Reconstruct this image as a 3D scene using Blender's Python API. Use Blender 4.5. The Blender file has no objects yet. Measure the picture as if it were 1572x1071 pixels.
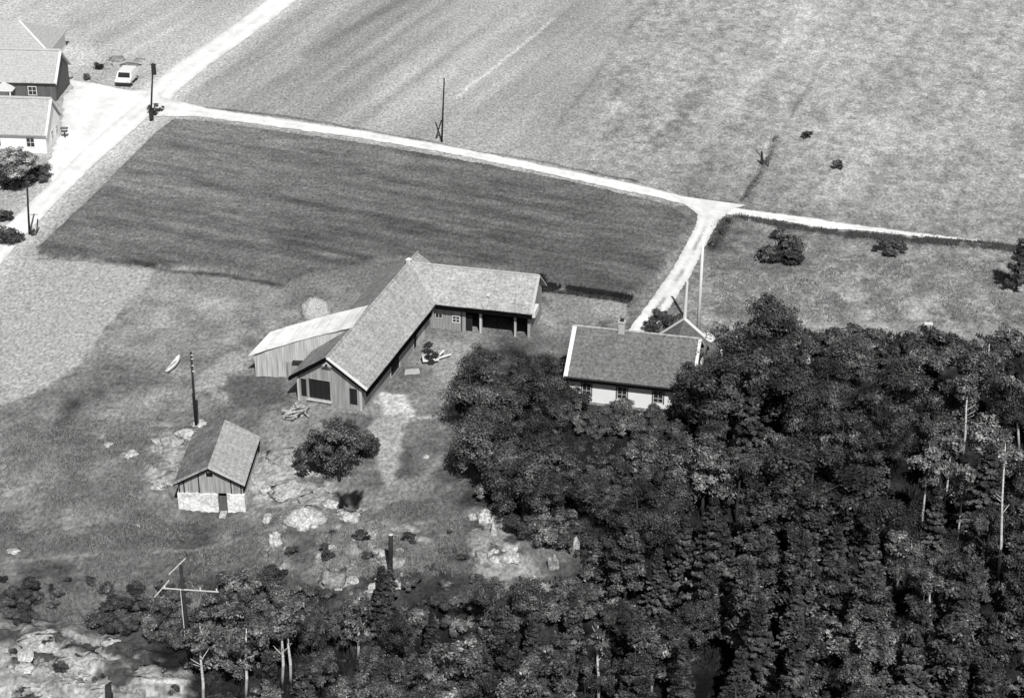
import bpy, math, random
import numpy as np
from mathutils import Vector, Matrix, noise as mnoise

# ------------------------------------------------------------------ scene, camera, light
sc = bpy.context.scene
col = sc.collection
W0, H0, FP, PITCH, CH = 1572.0, 1071.0, 3000.0, math.radians(28), 108.0
cam_d = bpy.data.cameras.new('camera'); cam = bpy.data.objects.new('camera', cam_d); col.objects.link(cam)
cam_d.sensor_width = 36; cam_d.lens = FP / W0 * 36; cam_d.clip_end = 20000; cam_d.clip_start = 1
cam.location = (0, 0, CH); cam.rotation_euler = (math.radians(90) - PITCH, 0, 0)
sc.camera = cam
sc.view_settings.view_transform = 'Standard'; sc.view_settings.look = 'None'; sc.view_settings.exposure = 0
ELEV, AZ = math.radians(50.5), math.radians(-12)         # shadows fall away from the camera, a touch to the left
w = bpy.data.worlds.new('World'); sc.world = w; w.use_nodes = True
nt = w.node_tree; nt.nodes.clear()
sky = nt.nodes.new('ShaderNodeTexSky'); sky.sky_type = 'NISHITA'; sky.sun_disc = False
sky.sun_elevation = ELEV; sky.sun_rotation = math.radians(180) + AZ
sc.cycles.diffuse_bounces = 2; sc.cycles.max_bounces = 4
bw = nt.nodes.new('ShaderNodeRGBToBW'); bg = nt.nodes.new('ShaderNodeBackground'); wo = nt.nodes.new('ShaderNodeOutputWorld')
nt.links.new(sky.outputs[0], bw.inputs[0]); nt.links.new(bw.outputs[0], bg.inputs[0]); nt.links.new(bg.outputs[0], wo.inputs[0])
bg.inputs[1].default_value = 0.05
sl = bpy.data.lights.new('sun', 'SUN'); sl.energy = 4.3; sl.angle = math.radians(0.5); sl.color = (1, 0.995, 0.985)
so = bpy.data.objects.new('sun', sl); col.objects.link(so)
sdir = Vector((math.sin(AZ) * math.cos(ELEV), math.cos(AZ) * math.cos(ELEV), -math.sin(ELEV)))
so.rotation_euler = sdir.to_track_quat('-Z', 'Y').to_euler()

# ------------------------------------------------------------------ calibration: photo pixel -> point of the place
CP, SP = math.cos(PITCH), math.sin(PITCH)
def ray(px, py):
    X = (px - W0 / 2) / FP; Y = -(py - H0 / 2) / FP
    return (X, CP + Y * SP, -SP + Y * CP)
def at(px, py, z=0.0):
    d = ray(px, py); t = (z - CH) / d[2]
    return Vector((d[0] * t, d[1] * t, z))
def project(x, y, z):
    z = z - CH
    d = y * CP - z * SP; u = y * SP + z * CP
    return W0 / 2 + FP * x / d, H0 / 2 - FP * u / d

# ------------------------------------------------------------------ noise on arrays
rngN = np.random.default_rng(7)
TAB = rngN.random((256, 256))
def vnoise(x, y):
    xi = np.floor(x).astype(int); yi = np.floor(y).astype(int)
    fx = x - xi; fy = y - yi
    fx = fx * fx * (3 - 2 * fx); fy = fy * fy * (3 - 2 * fy)
    a = TAB[xi & 255, yi & 255]; b = TAB[(xi + 1) & 255, yi & 255]
    c = TAB[xi & 255, (yi + 1) & 255]; d = TAB[(xi + 1) & 255, (yi + 1) & 255]
    return (a * (1 - fx) + b * fx) * (1 - fy) + (c * (1 - fx) + d * fx) * fy
def fbm(x, y, o=4):
    s = 0; a = 1; t = 0
    for i in range(o):
        s = s + a * vnoise(x * 2 ** i + 17 * i, y * 2 ** i + 31 * i); t += a; a *= .55
    return s / t
def poly_sd(px, py, poly):
    """signed distance, positive inside"""
    P = np.array(poly, float); n = len(P)
    d = np.full(px.shape, 1e18); ins = np.zeros(px.shape, bool)
    for i in range(n):
        ax, ay = P[i]; bx, by = P[(i + 1) % n]
        ex, ey = bx - ax, by - ay
        t = np.clip(((px - ax) * ex + (py - ay) * ey) / (ex * ex + ey * ey + 1e-9), 0, 1)
        d = np.minimum(d, (px - ax - t * ex) ** 2 + (py - ay - t * ey) ** 2)
        c = ((ay > py) != (by > py)) & (px < (bx - ax) * (py - ay) / (by - ay + 1e-12) + ax)
        ins ^= c
    d = np.sqrt(d)
    return np.where(ins, d, -d)
def line_d(px, py, pts):
    d = np.full(px.shape, 1e18)
    for (ax, ay), (bx, by) in zip(pts[:-1], pts[1:]):
        ex, ey = bx - ax, by - ay
        t = np.clip(((px - ax) * ex + (py - ay) * ey) / (ex * ex + ey * ey + 1e-9), 0, 1)
        d = np.minimum(d, (px - ax - t * ex) ** 2 + (py - ay - t * ey) ** 2)
    return np.sqrt(d)
def sstep(a, b, x):
    t = np.clip((x - a) / (b - a), 0, 1); return t * t * (3 - 2 * t)

def G2W(pts): return [tuple(at(x, y, 0)[:2]) for x, y in pts]

# crop field outline
CROP = G2W([(268,184),(330,190),(420,202),(560,222),(700,246),(850,275),(1000,310),(1040,322),(1056,338),(1038,385),(1005,428),(965,459),
        (900,447),(835,438),(830,425),(700,402),(640,398),(560,402),(500,412),(470,425),(432,434),(395,425),(340,415),(230,410),(150,401),(60,394),(58,380),(95,345),(150,293),(200,243),(240,203)])
SLAB = G2W([(-80,960),(40,958),(90,968),(170,990),(230,1010),(290,1030),(300,1060),(280,1110),(-120,1110)])
KNOLL1 = G2W([(540,800),(640,790),(700,830),(640,880),(560,930),(480,900),(470,850)])
def gauss(x, y, cx, cy, sx, sy): return np.exp(-((x - cx) / sx) ** 2 - ((y - cy) / sy) ** 2)
def height(x, y):
    x = np.asarray(x, float); y = np.asarray(y, float)
    h = 1.0 * gauss(x, y, -21, 185, 7, 8)
    h = h + 1.3 * gauss(x, y, -42, 141, 16, 7)
    h = h + 0.9 * gauss(x, y, -14, 157, 9, 5) + 0.7 * gauss(x, y, 1, 162, 7, 4)
    h = h - 0.75 * gauss(x, y, -31, 168.5, 6, 5) + 0.8 * gauss(x, y, -22, 166, 4, 3) + .6 * gauss(x, y, -36, 180, 4, 6)
    rough = sstep(186, 170, y) * sstep(60, 40, np.abs(x + 10))
    h = h + rough * (fbm(x * .35, y * .35, 4) - .5) * .9
    h = h + (fbm(x * .05 + 9, y * .05, 3) - .5) * .25
    s = sstep(-1.5, 1.5, poly_sd(x, y, SLAB)) if x.ndim else 0
    if x.ndim and 'PIT' in globals(): h = h - 1.1 * sstep(-.1, .7, poly_sd(x, y, PIT))
    if x.ndim: h = h + s * (np.abs(fbm(x * .3, y * .7, 4) - .5) * 3.2)
    return h
PIT = G2W([(514,756),(530,761),(556,752),(551,771),(554,789),(536,783),(517,789),(523,772)])
def gh(x, y):
    return float(height(np.array([x]), np.array([y]))[0])
def g(px, py):
    """ground point under a photo pixel"""
    z = 0.0
    for _ in range(6):
        p = at(px, py, z); z = gh(p.x, p.y)
    return Vector((p.x, p.y, z))

# ------------------------------------------------------------------ materials
def lin(v):
    return v / 12.92 if v <= .04045 else ((v + .055) / 1.055) ** 2.4
def mat(name, a, noise=((3, .25),), rough=.85, bump=.0, bscale=None, stretch=(1, 1, 1), attr=None, spec=.2, rand=0.0, courses=0.0):
    """neutral grey material of albedo a; noise = ((scale, contrast), ...) multiplies it"""
    m = bpy.data.materials.new(name); m.use_nodes = True
    N = m.node_tree.nodes; L = m.node_tree.links
    b = N['Principled BSDF']; b.inputs['Roughness'].default_value = rough
    b.inputs['Specular IOR Level'].default_value = spec
    tc = N.new('ShaderNodeTexCoord'); mp = N.new('ShaderNodeMapping'); mp.inputs['Scale'].default_value = stretch
    L.new(tc.outputs['Object'], mp.inputs[0])
    if attr:
        at_ = N.new('ShaderNodeAttribute'); at_.attribute_name = attr; cur = at_.outputs['Fac']
    else:
        v = N.new('ShaderNodeValue'); v.outputs[0].default_value = a; cur = v.outputs[0]
    last = None
    for sc_, c in noise:
        n = N.new('ShaderNodeTexNoise'); n.inputs['Scale'].default_value = sc_; n.inputs['Detail'].default_value = 3
        n.inputs['Roughness'].default_value = .6
        L.new(mp.outputs[0], n.inputs['Vector'])
        r = N.new('ShaderNodeMapRange'); r.inputs['From Min'].default_value = .25; r.inputs['From Max'].default_value = .75
        r.inputs['To Min'].default_value = 1 - c; r.inputs['To Max'].default_value = 1 + c; r.clamp = False
        L.new(n.outputs['Fac'], r.inputs[0])
        k = N.new('ShaderNodeMath'); k.operation = 'MULTIPLY'
        L.new(cur, k.inputs[0]); L.new(r.outputs[0], k.inputs[1]); cur = k.outputs[0]; last = n
    if courses:
        wv_n = N.new('ShaderNodeTexWave'); wv_n.bands_direction = 'Z'; wv_n.inputs['Scale'].default_value = 1.15; wv_n.inputs['Distortion'].default_value = 1.2; wv_n.inputs['Detail'].default_value = 2; wv_n.inputs['Detail Scale'].default_value = 1.5
        L.new(tc.outputs['Object'], wv_n.inputs['Vector'])
        r = N.new('ShaderNodeMapRange'); r.inputs['To Min'].default_value = 1 - courses; r.inputs['To Max'].default_value = 1 + courses * .5
        L.new(wv_n.outputs['Fac'], r.inputs[0]); k = N.new('ShaderNodeMath'); k.operation = 'MULTIPLY'; L.new(cur, k.inputs[0]); L.new(r.outputs[0], k.inputs[1]); cur = k.outputs[0]
    if rand:
        oi = N.new('ShaderNodeObjectInfo')
        r = N.new('ShaderNodeMapRange'); r.inputs['To Min'].default_value = 1 - rand; r.inputs['To Max'].default_value = 1 + rand
        L.new(oi.outputs['Random'], r.inputs[0])
        k = N.new('ShaderNodeMath'); k.operation = 'MULTIPLY'
        L.new(cur, k.inputs[0]); L.new(r.outputs[0], k.inputs[1]); cur = k.outputs[0]
    cl = N.new('ShaderNodeClamp'); cl.inputs['Min'].default_value = .004; cl.inputs['Max'].default_value = .93
    L.new(cur, cl.inputs[0]); cur = cl.outputs[0]
    L.new(cur, b.inputs['Base Color'])
    if bump:
        bn = N.new('ShaderNodeTexNoise'); bn.inputs['Scale'].default_value = bscale or 4; bn.inputs['Detail'].default_value = 4
        L.new(mp.outputs[0], bn.inputs['Vector'])
        bu = N.new('ShaderNodeBump'); bu.inputs['Strength'].default_value = 1; bu.inputs['Distance'].default_value = bump
        L.new(bn.outputs['Fac'], bu.inputs['Height']); L.new(bu.outputs[0], b.inputs['Normal'])
    return m
M = {}
M['ground'] = mat('grass_ground', .2, ((2.6, .52), (.9, .14), (.25, .06)), bump=.25, bscale=3.2, attr='tone', stretch=(1, .55, 1))
M['gravel'] = mat('pale_gravel', .7, ((3, .06), (.6, .04)), bump=.03, bscale=5, attr='tone')
M['rock'] = mat('granite', .27, ((1.5, .5), (4, .6)), bump=.12, bscale=3, rand=.25)
M['rock_pale'] = mat('pale_granite', .46, ((2, .35), (4, .5)), bump=.05, bscale=4, rand=.12)
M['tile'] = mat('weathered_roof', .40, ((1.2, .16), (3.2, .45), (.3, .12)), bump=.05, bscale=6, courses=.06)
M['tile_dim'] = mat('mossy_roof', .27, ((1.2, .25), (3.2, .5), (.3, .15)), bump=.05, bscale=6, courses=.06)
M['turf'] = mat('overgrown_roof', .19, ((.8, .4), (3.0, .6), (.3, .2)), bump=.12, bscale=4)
M['tile_house'] = mat('clay_tile_roof', .165, ((1.0, .16), (3.2, .55), (.3, .14)), bump=.05, bscale=6, courses=.06)
M['tile_farm'] = mat('pale_tile_roof', .46, ((3, .25),), bump=.03, bscale=6, courses=.06)
M['tile_shed'] = mat('turf_edge_roof', .42, ((1.5, .2), (3.2, .4)), bump=.06, bscale=6, courses=.06)
M['tin'] = mat('sheet_metal_white', .85, ((.5, .22), (2, .05)), rough=.5)
M['board'] = mat('painted_boarding', .34, ((5, .4), (1.5, .2)), stretch=(1, 1, .06), bump=.03, bscale=9)
M['board_grey'] = mat('weathered_boarding', .37, ((5, .5), (1.5, .25)), stretch=(1, 1, .06), bump=.03, bscale=9)
M['board_pale'] = mat('bleached_boarding', .52, ((6, .35), (1.5, .15)), stretch=(1, 1, .06), bump=.03, bscale=9)
M['door_dark'] = mat('dark_door_planks', .022, ((6, .4),), stretch=(1, 1, .06))
M['door_grey'] = mat('grey_door_planks', .12, ((6, .3),), stretch=(1, 1, .06))
M['white'] = mat('white_paint', .78, ((3, .05),))
M['offwhite'] = mat('aged_white_paint', .5, ((3, .15),))
M['plaster'] = mat('white_plaster', .91, ((1.5, .05),))
M['whitestone'] = mat('whitewashed_stone', .8, ((1.5, .5), (4, .35)), bump=.1, bscale=3)
M['glass'] = mat('window_glass', .03, ((1, .3),), rough=.1, spec=.6)
M['dark'] = mat('dark_interior', .012, ((2, .2),))
M['pole'] = mat('tarred_pole', .035, ((4, .3),))
M['pole_pale'] = mat('weathered_pole', .3, ((4, .2),))
M['metal'] = mat('galvanised_steel', .62, ((4, .1),), rough=.5)
M['tyre'] = mat('rubber', .02, ((4, .2),))
M['bark'] = mat('bark', .05, ((5, .4),), stretch=(1, 1, .3))
M['birch'] = mat('birch_bark', .62, ((2.5, .45),), stretch=(.4, .4, 1.5))
M['leaf'] = mat('leaf', .1, ((.45, .45),), rough=.7, spec=.3, rand=.5, attr='tone')
M['leaf_light'] = mat('light_leaf', .17, ((.6, .35),), rough=.6, spec=.3, rand=.25, attr='tone')
M['needle'] = mat('needle', .075, ((.7, .35),), rough=.7, spec=.2, rand=.35, attr='tone')
M['leaf_pale'] = mat('sunlit_leaf', .30, ((.6, .3),), rough=.7, attr='tone')
M['shrub'] = mat('shrub_leaf', .06, ((.9, .3),), rough=.8, rand=.3, attr='tone')
M['shrub_dark'] = mat('dark_stalks', .03, ((.8, .3),))
M['weed'] = mat('tall_weeds', .11, ((.8, .35),), rough=.9)
M['grass'] = mat('rough_grass', .22, ((.15, .35), (1, .2)), rough=.9)
M['hay'] = mat('hay', .50, ((3, .25),), bump=.15, bscale=4)
M['canvas'] = mat('canvas', .7, ((3, .06),))
M['tar'] = mat('tarpaulin', .014, ((2, .4),), rough=.8, spec=.05)
M['shade_black'] = mat('eave_shade_black', .006, ((2, .3),), rough=1, spec=0)  # shade under eaves and verges, put into a near-black colour

# ------------------------------------------------------------------ object helpers
def link(o, parent=None):
    col.objects.link(o)
    if parent: o.parent = parent
    return o
def empty(name, loc=(0, 0, 0), rz=0.0):
    o = bpy.data.objects.new(name, None); o.location = loc; o.rotation_euler = (0, 0, rz); o.empty_display_size = .5
    return link(o)
def tag(o, label=None, cat=None, group=None, kind=None):
    if label: o['label'] = label
    if cat: o['category'] = cat
    if group: o['group'] = group
    if kind: o['kind'] = kind
    return o
def boxes(name, m, parent, T, *bs):
    for b in bs: MB(T).box(*b).build(name, m, parent)
class MB:
    def __init__(s, T=None): s.v = []; s.f = []; s.T = T
    def add(s, vs, fs):
        b = len(s.v)
        for v in vs:
            v = Vector(v); s.v.append(s.T @ v if s.T else v)
        s.f += [tuple(b + i for i in f) for f in fs]; return s
    def box(s, x0, x1, y0, y1, z0, z1):
        return s.add([(x0,y0,z0),(x1,y0,z0),(x1,y1,z0),(x0,y1,z0),(x0,y0,z1),(x1,y0,z1),(x1,y1,z1),(x0,y1,z1)],
                     [(0,3,2,1),(4,5,6,7),(0,1,5,4),(1,2,6,5),(2,3,7,6),(3,0,4,7)])
    def slab(s, pts, t):
        """polygon pts (top face) thickened downwards by t"""
        n = len(pts); P = [Vector(p) for p in pts]
        return s.add(P + [p - Vector((0, 0, t)) for p in P],
                     [tuple(range(n)), tuple(range(2 * n - 1, n - 1, -1))] + [(i, n + i, n + (i + 1) % n, (i + 1) % n) for i in range(n)])
    def prism(s, poly, z0, z1s):
        """vertical prism over 2-D polygon; z1s list of tops"""
        n = len(poly); z0s = z0 if isinstance(z0, (list, tuple)) else [z0] * n
        return s.add([(p[0], p[1], z0s[i]) for i, p in enumerate(poly)] + [(p[0], p[1], z1s[i]) for i, p in enumerate(poly)],
                     [tuple(range(n - 1, -1, -1)), tuple(range(n, 2 * n))] + [(i, (i + 1) % n, n + (i + 1) % n, n + i) for i in range(n)])
    def tube(s, path, rad, n=8):
        path = [Vector(p) for p in path]; rings = []
        for i, p in enumerate(path):
            d = (path[min(i + 1, len(path) - 1)] - path[max(i - 1, 0)]).normalized()
            u = d.orthogonal().normalized(); v = d.cross(u)
            r = rad[i] if isinstance(rad, (list, tuple)) else rad
            rings.append([p + (u * math.cos(2 * math.pi * k / n) + v * math.sin(2 * math.pi * k / n)) * r for k in range(n)])
        vs = [q for r in rings for q in r]; fs = []
        for i in range(len(rings) - 1):
            for k in range(n):
                fs.append((i * n + k, i * n + (k + 1) % n, (i + 1) * n + (k + 1) % n, (i + 1) * n + k))
        fs += [tuple(range(n - 1, -1, -1)), tuple((len(rings) - 1) * n + k for k in range(n))]
        return s.add(vs, fs)
    def mesh(s, name, m, smooth=False):
        me = bpy.data.meshes.new(name); me.from_pydata([tuple(v) for v in s.v], [], s.f); me.materials.append(m)
        if smooth: me.polygons.foreach_set('use_smooth', [True] * len(me.polygons))
        me.validate(); me.update(); return me
    def build(s, name, m, parent=None, smooth=False):
        return link(bpy.data.objects.new(name, s.mesh(name, m, smooth)), parent)
def np_mesh(name, V, F, m, smooth=False, attr=None):
    """V (n,3), F (m,k) arrays"""
    me = bpy.data.meshes.new(name); k = F.shape[1]
    me.vertices.add(len(V)); me.vertices.foreach_set('co', V.astype(np.float32).ravel())
    me.loops.add(F.size); me.loops.foreach_set('vertex_index', F.astype(np.int32).ravel())
    me.polygons.add(len(F)); me.polygons.foreach_set('loop_start', np.arange(0, F.size, k, dtype=np.int32))
    me.update(calc_edges=True)
    if smooth: me.polygons.foreach_set('use_smooth', np.ones(len(F), bool))
    if attr is not None:
        a = me.attributes.new('tone', 'FLOAT', 'POINT'); a.data.foreach_set('value', attr.astype(np.float32))
    me.materials.append(m); return me
def copy_tree(o, parent=None):
    c = o.copy(); col.objects.link(c)
    if parent: c.parent = parent
    for ch in list(o.children): copy_tree(ch, c)
    return c

# ------------------------------------------------------------------ GROUND
def axis(a, b, st, far): return np.array(sorted([-f for f in far if -f < a] + list(np.arange(a, b, st)) + [f for f in far if f > b]))
xs = axis(-98, 98, .30, (110, 140, 250, 600, 1500, 4000))
ys = np.array([-3000, -800, -200, 0, 60, 100, 120] + list(np.arange(130, 345, .30)) + [350, 370, 420, 520, 800, 1500, 3500, 8000])
X, Y = np.meshgrid(xs, ys)
Z = height(X, Y)
# tones, read off the photograph as (pixel, grey)
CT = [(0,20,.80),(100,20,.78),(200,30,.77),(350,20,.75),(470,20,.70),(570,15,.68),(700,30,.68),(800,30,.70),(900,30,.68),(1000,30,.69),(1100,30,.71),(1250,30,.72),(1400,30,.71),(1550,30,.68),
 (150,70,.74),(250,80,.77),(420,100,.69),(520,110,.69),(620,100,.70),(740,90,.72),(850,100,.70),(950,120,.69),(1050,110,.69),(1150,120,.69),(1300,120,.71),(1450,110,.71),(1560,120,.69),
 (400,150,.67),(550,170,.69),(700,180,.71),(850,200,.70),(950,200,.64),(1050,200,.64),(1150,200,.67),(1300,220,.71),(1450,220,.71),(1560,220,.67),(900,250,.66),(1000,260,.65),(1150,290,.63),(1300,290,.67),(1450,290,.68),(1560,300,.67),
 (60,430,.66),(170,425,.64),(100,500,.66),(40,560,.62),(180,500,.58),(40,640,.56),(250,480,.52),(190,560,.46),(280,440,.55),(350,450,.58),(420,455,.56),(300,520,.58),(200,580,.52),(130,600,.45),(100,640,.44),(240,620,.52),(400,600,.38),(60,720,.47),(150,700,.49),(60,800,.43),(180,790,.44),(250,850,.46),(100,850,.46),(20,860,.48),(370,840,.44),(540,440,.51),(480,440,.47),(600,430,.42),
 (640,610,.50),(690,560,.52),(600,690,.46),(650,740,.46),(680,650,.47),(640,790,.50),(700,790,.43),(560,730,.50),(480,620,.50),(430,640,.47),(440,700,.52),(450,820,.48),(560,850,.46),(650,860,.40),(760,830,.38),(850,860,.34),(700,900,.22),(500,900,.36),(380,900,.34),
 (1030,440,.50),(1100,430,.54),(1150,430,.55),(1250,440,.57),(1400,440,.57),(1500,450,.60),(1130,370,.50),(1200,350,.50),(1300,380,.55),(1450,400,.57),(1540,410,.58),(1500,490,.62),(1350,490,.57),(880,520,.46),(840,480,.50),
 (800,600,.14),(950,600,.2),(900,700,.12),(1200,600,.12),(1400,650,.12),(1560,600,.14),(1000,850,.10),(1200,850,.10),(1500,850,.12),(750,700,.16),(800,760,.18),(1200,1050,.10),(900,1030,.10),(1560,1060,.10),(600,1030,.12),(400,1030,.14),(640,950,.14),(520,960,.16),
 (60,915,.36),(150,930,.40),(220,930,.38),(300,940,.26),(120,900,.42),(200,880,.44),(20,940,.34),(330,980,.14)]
CC = [(280,215,.54),(400,235,.53),(550,260,.52),(700,285,.48),(850,300,.48),(1000,330,.51),(200,280,.53),(350,320,.53),(500,340,.50),(650,350,.45),(800,380,.41),(930,410,.39),(1010,380,.45),(120,350,.48),(250,390,.44),(400,395,.42),(600,380,.42),(500,390,.44),(90,380,.48)]
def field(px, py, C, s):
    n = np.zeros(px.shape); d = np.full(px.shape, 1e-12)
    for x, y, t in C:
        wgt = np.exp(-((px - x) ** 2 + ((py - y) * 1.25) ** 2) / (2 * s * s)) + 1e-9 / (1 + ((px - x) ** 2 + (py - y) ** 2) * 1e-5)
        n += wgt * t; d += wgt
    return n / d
def tone_at(X, Y):
    Yc = np.clip(Y, 105, 420)
    PX, PY = project(X, Yc, np.zeros_like(X))
    PX = np.clip(PX, -150, 1720); PY = np.clip(PY, -120, 1200)
    # wander so that no boundary is ruled
    wx = (fbm(X * .12, Y * .12, 4) - .5); wy = (fbm(X * .12 + 50, Y * .12 + 90, 4) - .5)
    px, py = PX + wx * 60, PY + wy * 45
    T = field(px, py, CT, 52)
    # mowing streaks: they run up the slope beside the road
    du, dv = at(700, 60) - at(500, 210), None
    a = math.atan2(du.y, du.x); U = X * math.cos(a) + Y * math.sin(a); Vv = -X * math.sin(a) + Y * math.cos(a)
    up = sstep(340, 280, PY - (PX - 700) * .16) 
    st = (fbm(U * .015, Vv * .45, 3) - .5); st2 = (fbm(U * .03 + 3, Vv * .14, 3) - .5)
    T = T + up * (st * .15 + st2 * .14) - .04 * up
    for pts, wd, amt in (([(470,82),(560,35),(640,-10)], 7, -.07), ([(520,120),(610,60),(700,-5)], 4, -.04), ([(320,130),(400,75),(500,0)], 5, -.04), ([(700,150),(770,95),(850,30)], 2.5, .11), ([(860,190),(930,95),(1000,0)], 6, -.04), ([(1050,160),(1085,110),(1110,40)], 9, -.05), ([(1150,300),(1185,235),(1260,100),(1310,20)], 4, -.06), ([(1125,170),(1190,90),(1240,10)], 9, .03)):
        d = line_d(px * .2 + PX * .8, py * .2 + PY * .8, pts); T = T + 1.3 * amt * np.exp(-(d / wd) ** 2)
    # patchy pasture to the right and behind the house
    past = sstep(860, 960, PX + (PY - 150) * .3) * sstep(520, 490, PY)
    T = T + past * ((fbm(X * .55, Y * .35, 4) - .5) * .14 + (fbm(X * 1.1 + 60, Y * .8, 4) - .5) * .32 + (fbm(X * .12 + 5, Y * .1, 3) - .5) * .12)
    near = sstep(400, 470, PY)
    T = T + near * ((fbm(X * .45 + 7, Y * .4, 4) - .5) * .30 + (fbm(X * .16 + 2, Y * .2, 3) - .5) * .24)
    # crop field
    c = sstep(-.25, .35, poly_sd(X + (fbm(X, Y, 2) - .5) * .8, Y + (fbm(X + 9, Y, 2) - .5) * .8, CROP))
    d2 = at(1000, 345) - at(400, 240); b = math.atan2(d2.y, d2.x)
    U2 = X * math.cos(b) + Y * math.sin(b); V2 = -X * math.sin(b) + Y * math.cos(b)
    tc = field(px, py, CC, 60) - .045 + (fbm(U2 * .02, V2 * .9, 3) - .5) * .16 + (fbm(U2 * .16, V2 * .6 + 40, 4) - .5) * .22 + (fbm(X * .6, Y * .6, 3) - .5) * .07
    T = T * (1 - c) + tc * c
    # the dark foot of the crop along the pasture side
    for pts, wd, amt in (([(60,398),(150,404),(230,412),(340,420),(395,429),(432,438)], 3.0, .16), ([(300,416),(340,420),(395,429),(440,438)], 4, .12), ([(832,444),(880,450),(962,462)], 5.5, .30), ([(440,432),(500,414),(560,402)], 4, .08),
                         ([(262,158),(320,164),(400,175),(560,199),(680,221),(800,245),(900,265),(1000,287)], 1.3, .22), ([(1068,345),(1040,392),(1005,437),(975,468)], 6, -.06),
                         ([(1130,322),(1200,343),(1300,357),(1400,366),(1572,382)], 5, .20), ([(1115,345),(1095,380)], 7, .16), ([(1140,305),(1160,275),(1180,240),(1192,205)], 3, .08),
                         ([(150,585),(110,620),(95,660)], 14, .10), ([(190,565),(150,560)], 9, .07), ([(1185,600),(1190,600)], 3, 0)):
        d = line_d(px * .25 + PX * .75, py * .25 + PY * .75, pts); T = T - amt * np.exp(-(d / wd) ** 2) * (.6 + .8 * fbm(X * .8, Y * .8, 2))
    def blotch(pts, t, soft=.5, mix=1.0, n=1.2):
        nonlocal T
        P = G2W(pts); sd = poly_sd(X + (fbm(X * .6, Y * .6, 3) - .5) * 2 * n, Y + (fbm(X * .6 + 20, Y * .6, 3) - .5) * 2 * n, P)
        m = sstep(-soft, soft, sd) * mix; T = T * (1 - m) + t * m
    blotch([(28,396),(120,402),(235,414),(228,440),(190,470),(120,560),(60,600),(0,620),(0,420)], .70, .25, .95, .5)
    blotch([(350,540),(390,545),(375,565),(350,575),(345,598),(365,612),(350,618),(325,600),(296,602),(308,575),(330,560)], .66, .5, .9)
    blotch([(583,603),(625,605),(642,640),(618,660),(612,700),(604,745),(585,748),(576,700),(568,660),(585,640)], .67, .35, .95, .8)
    blotch([(586,604),(620,606),(634,636),(590,640)], .84, .25, .9, .4)
    blotch([(655,522),(725,526),(722,585),(700,600),(668,580),(650,560)], .64, .5, .8)
    blotch([(440,617),(560,625),(590,650),(480,640)], .6, .5, .6)
    blotch([(834,448),(900,455),(962,465),(960,490),(900,492),(850,480)], .56, .2, .95, .3)
    blotch([(900,458),(962,466),(960,488),(915,482)], .64, .2, .9, .3)
    blotch([(355,585),(430,570),(440,620),(360,632)], .36, .5, .8, .7)
    blotch([(0,128),(70,60),(150,75),(130,100),(60,120)], .82, 1.5, .8, 2)
    blotch([(60,-5),(-10,40),(-10,90),(60,90),(140,70)], .80, 2, .5, 2)
    for pts, wd, t in (([(625,643),(665,641),(700,634)], 3.2, .74), ([(585,790),(592,750),(640,745),(680,700)], 6, .56), ([(0,862),(120,850),(300,842),(420,815),(560,790),(640,770)], 3, .54), ([(0,850),(120,838),(300,832)], 3, .38), ([(1255,415),(1245,470)], 4, .64), ([(835,478),(850,500)], 2, .64), ([(940,455),(920,490)], 3, .62)):
        d = line_d(PX, PY, pts); m = np.exp(-(d / wd) ** 2) * .8; T = T * (1 - m) + t * m
    # bare rock showing through the rough ground at the foot of the hill
    rk = sstep(.0, .9, poly_sd(X, Y, SLAB) / 2 + (fbm(X * .35, Y * .5, 4) - .5) * 3)
    rt = .64 + (fbm(X * .5, Y * 1.6, 5) - .5) * .75
    hole = sstep(.53, .59, fbm(X * .26 + 3, Y * .6 + 8, 4)); rt = rt * (1 - hole) + .3 * hole
    T = T * (1 - rk) + rt * rk
    kn = sstep(-.3, .6, poly_sd(X, Y, KNOLL1) / 3 + (fbm(X * .5, Y * .6, 3) - .5) * 1.2) * sstep(.41, .5, fbm(X * .45 + 4, Y * .45, 4))
    T = T * (1 - kn) + .64 * kn
    ar = sstep(-1, 1, poly_sd(X, Y, G2W([(715,785),(770,785),(800,840),(850,900),(820,925),(720,880)]))) * sstep(.48, .56, fbm(X * .6 + 14, Y * .6, 4))
    T = T * (1 - ar) + .6 * ar
    pm = sstep(-.2, .15, poly_sd(X + (fbm(X * 2, Y * 2, 2) - .5) * .6, Y + (fbm(X * 2 + 9, Y * 2, 2) - .5) * .8, PIT)); T = T * (1 - pm) + .07 * pm  # the hollow's shade is put into the ground tone
    for pl, thr in (([(235,650),(300,645),(300,690),(255,760),(225,755),(230,700)], .50), ([(395,700),(470,690),(500,740),(520,752),(560,790),(545,800),(440,815),(400,780),(380,745)], .47), ([(400,820),(440,820),(440,880),(410,880)], .50)):
        m = sstep(-.8, .6, poly_sd(X, Y, G2W(pl))) * sstep(thr - .03, thr + .04, fbm(X * .5 + 30, Y * .8 + 11, 4)); T = T * (1 - m) + (.66 + (fbm(X * 1.5, Y * 2, 3) - .5) * .3) * m
    # pale verge beside the roads
    for e in (ROAD_R, ROAD_L): 
        d = line_d(X, Y, G2W(e)); m = np.exp(-(d / 1.9) ** 2) * (.35 + .6 * fbm(X * .7, Y * .7, 3)); T = T * (1 - m) + .86 * m
    d = np.minimum(line_d(X, Y, G2W(LANE_U)), line_d(X, Y, G2W(LANE_D))); m = np.exp(-(d / .45) ** 2) * .45; T = T * (1 - m) + .8 * m
    T = np.clip(T, .05, .95)
    return np.where(T <= .04045, T / 12.92, ((T + .055) / 1.055) ** 2.4), c
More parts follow.
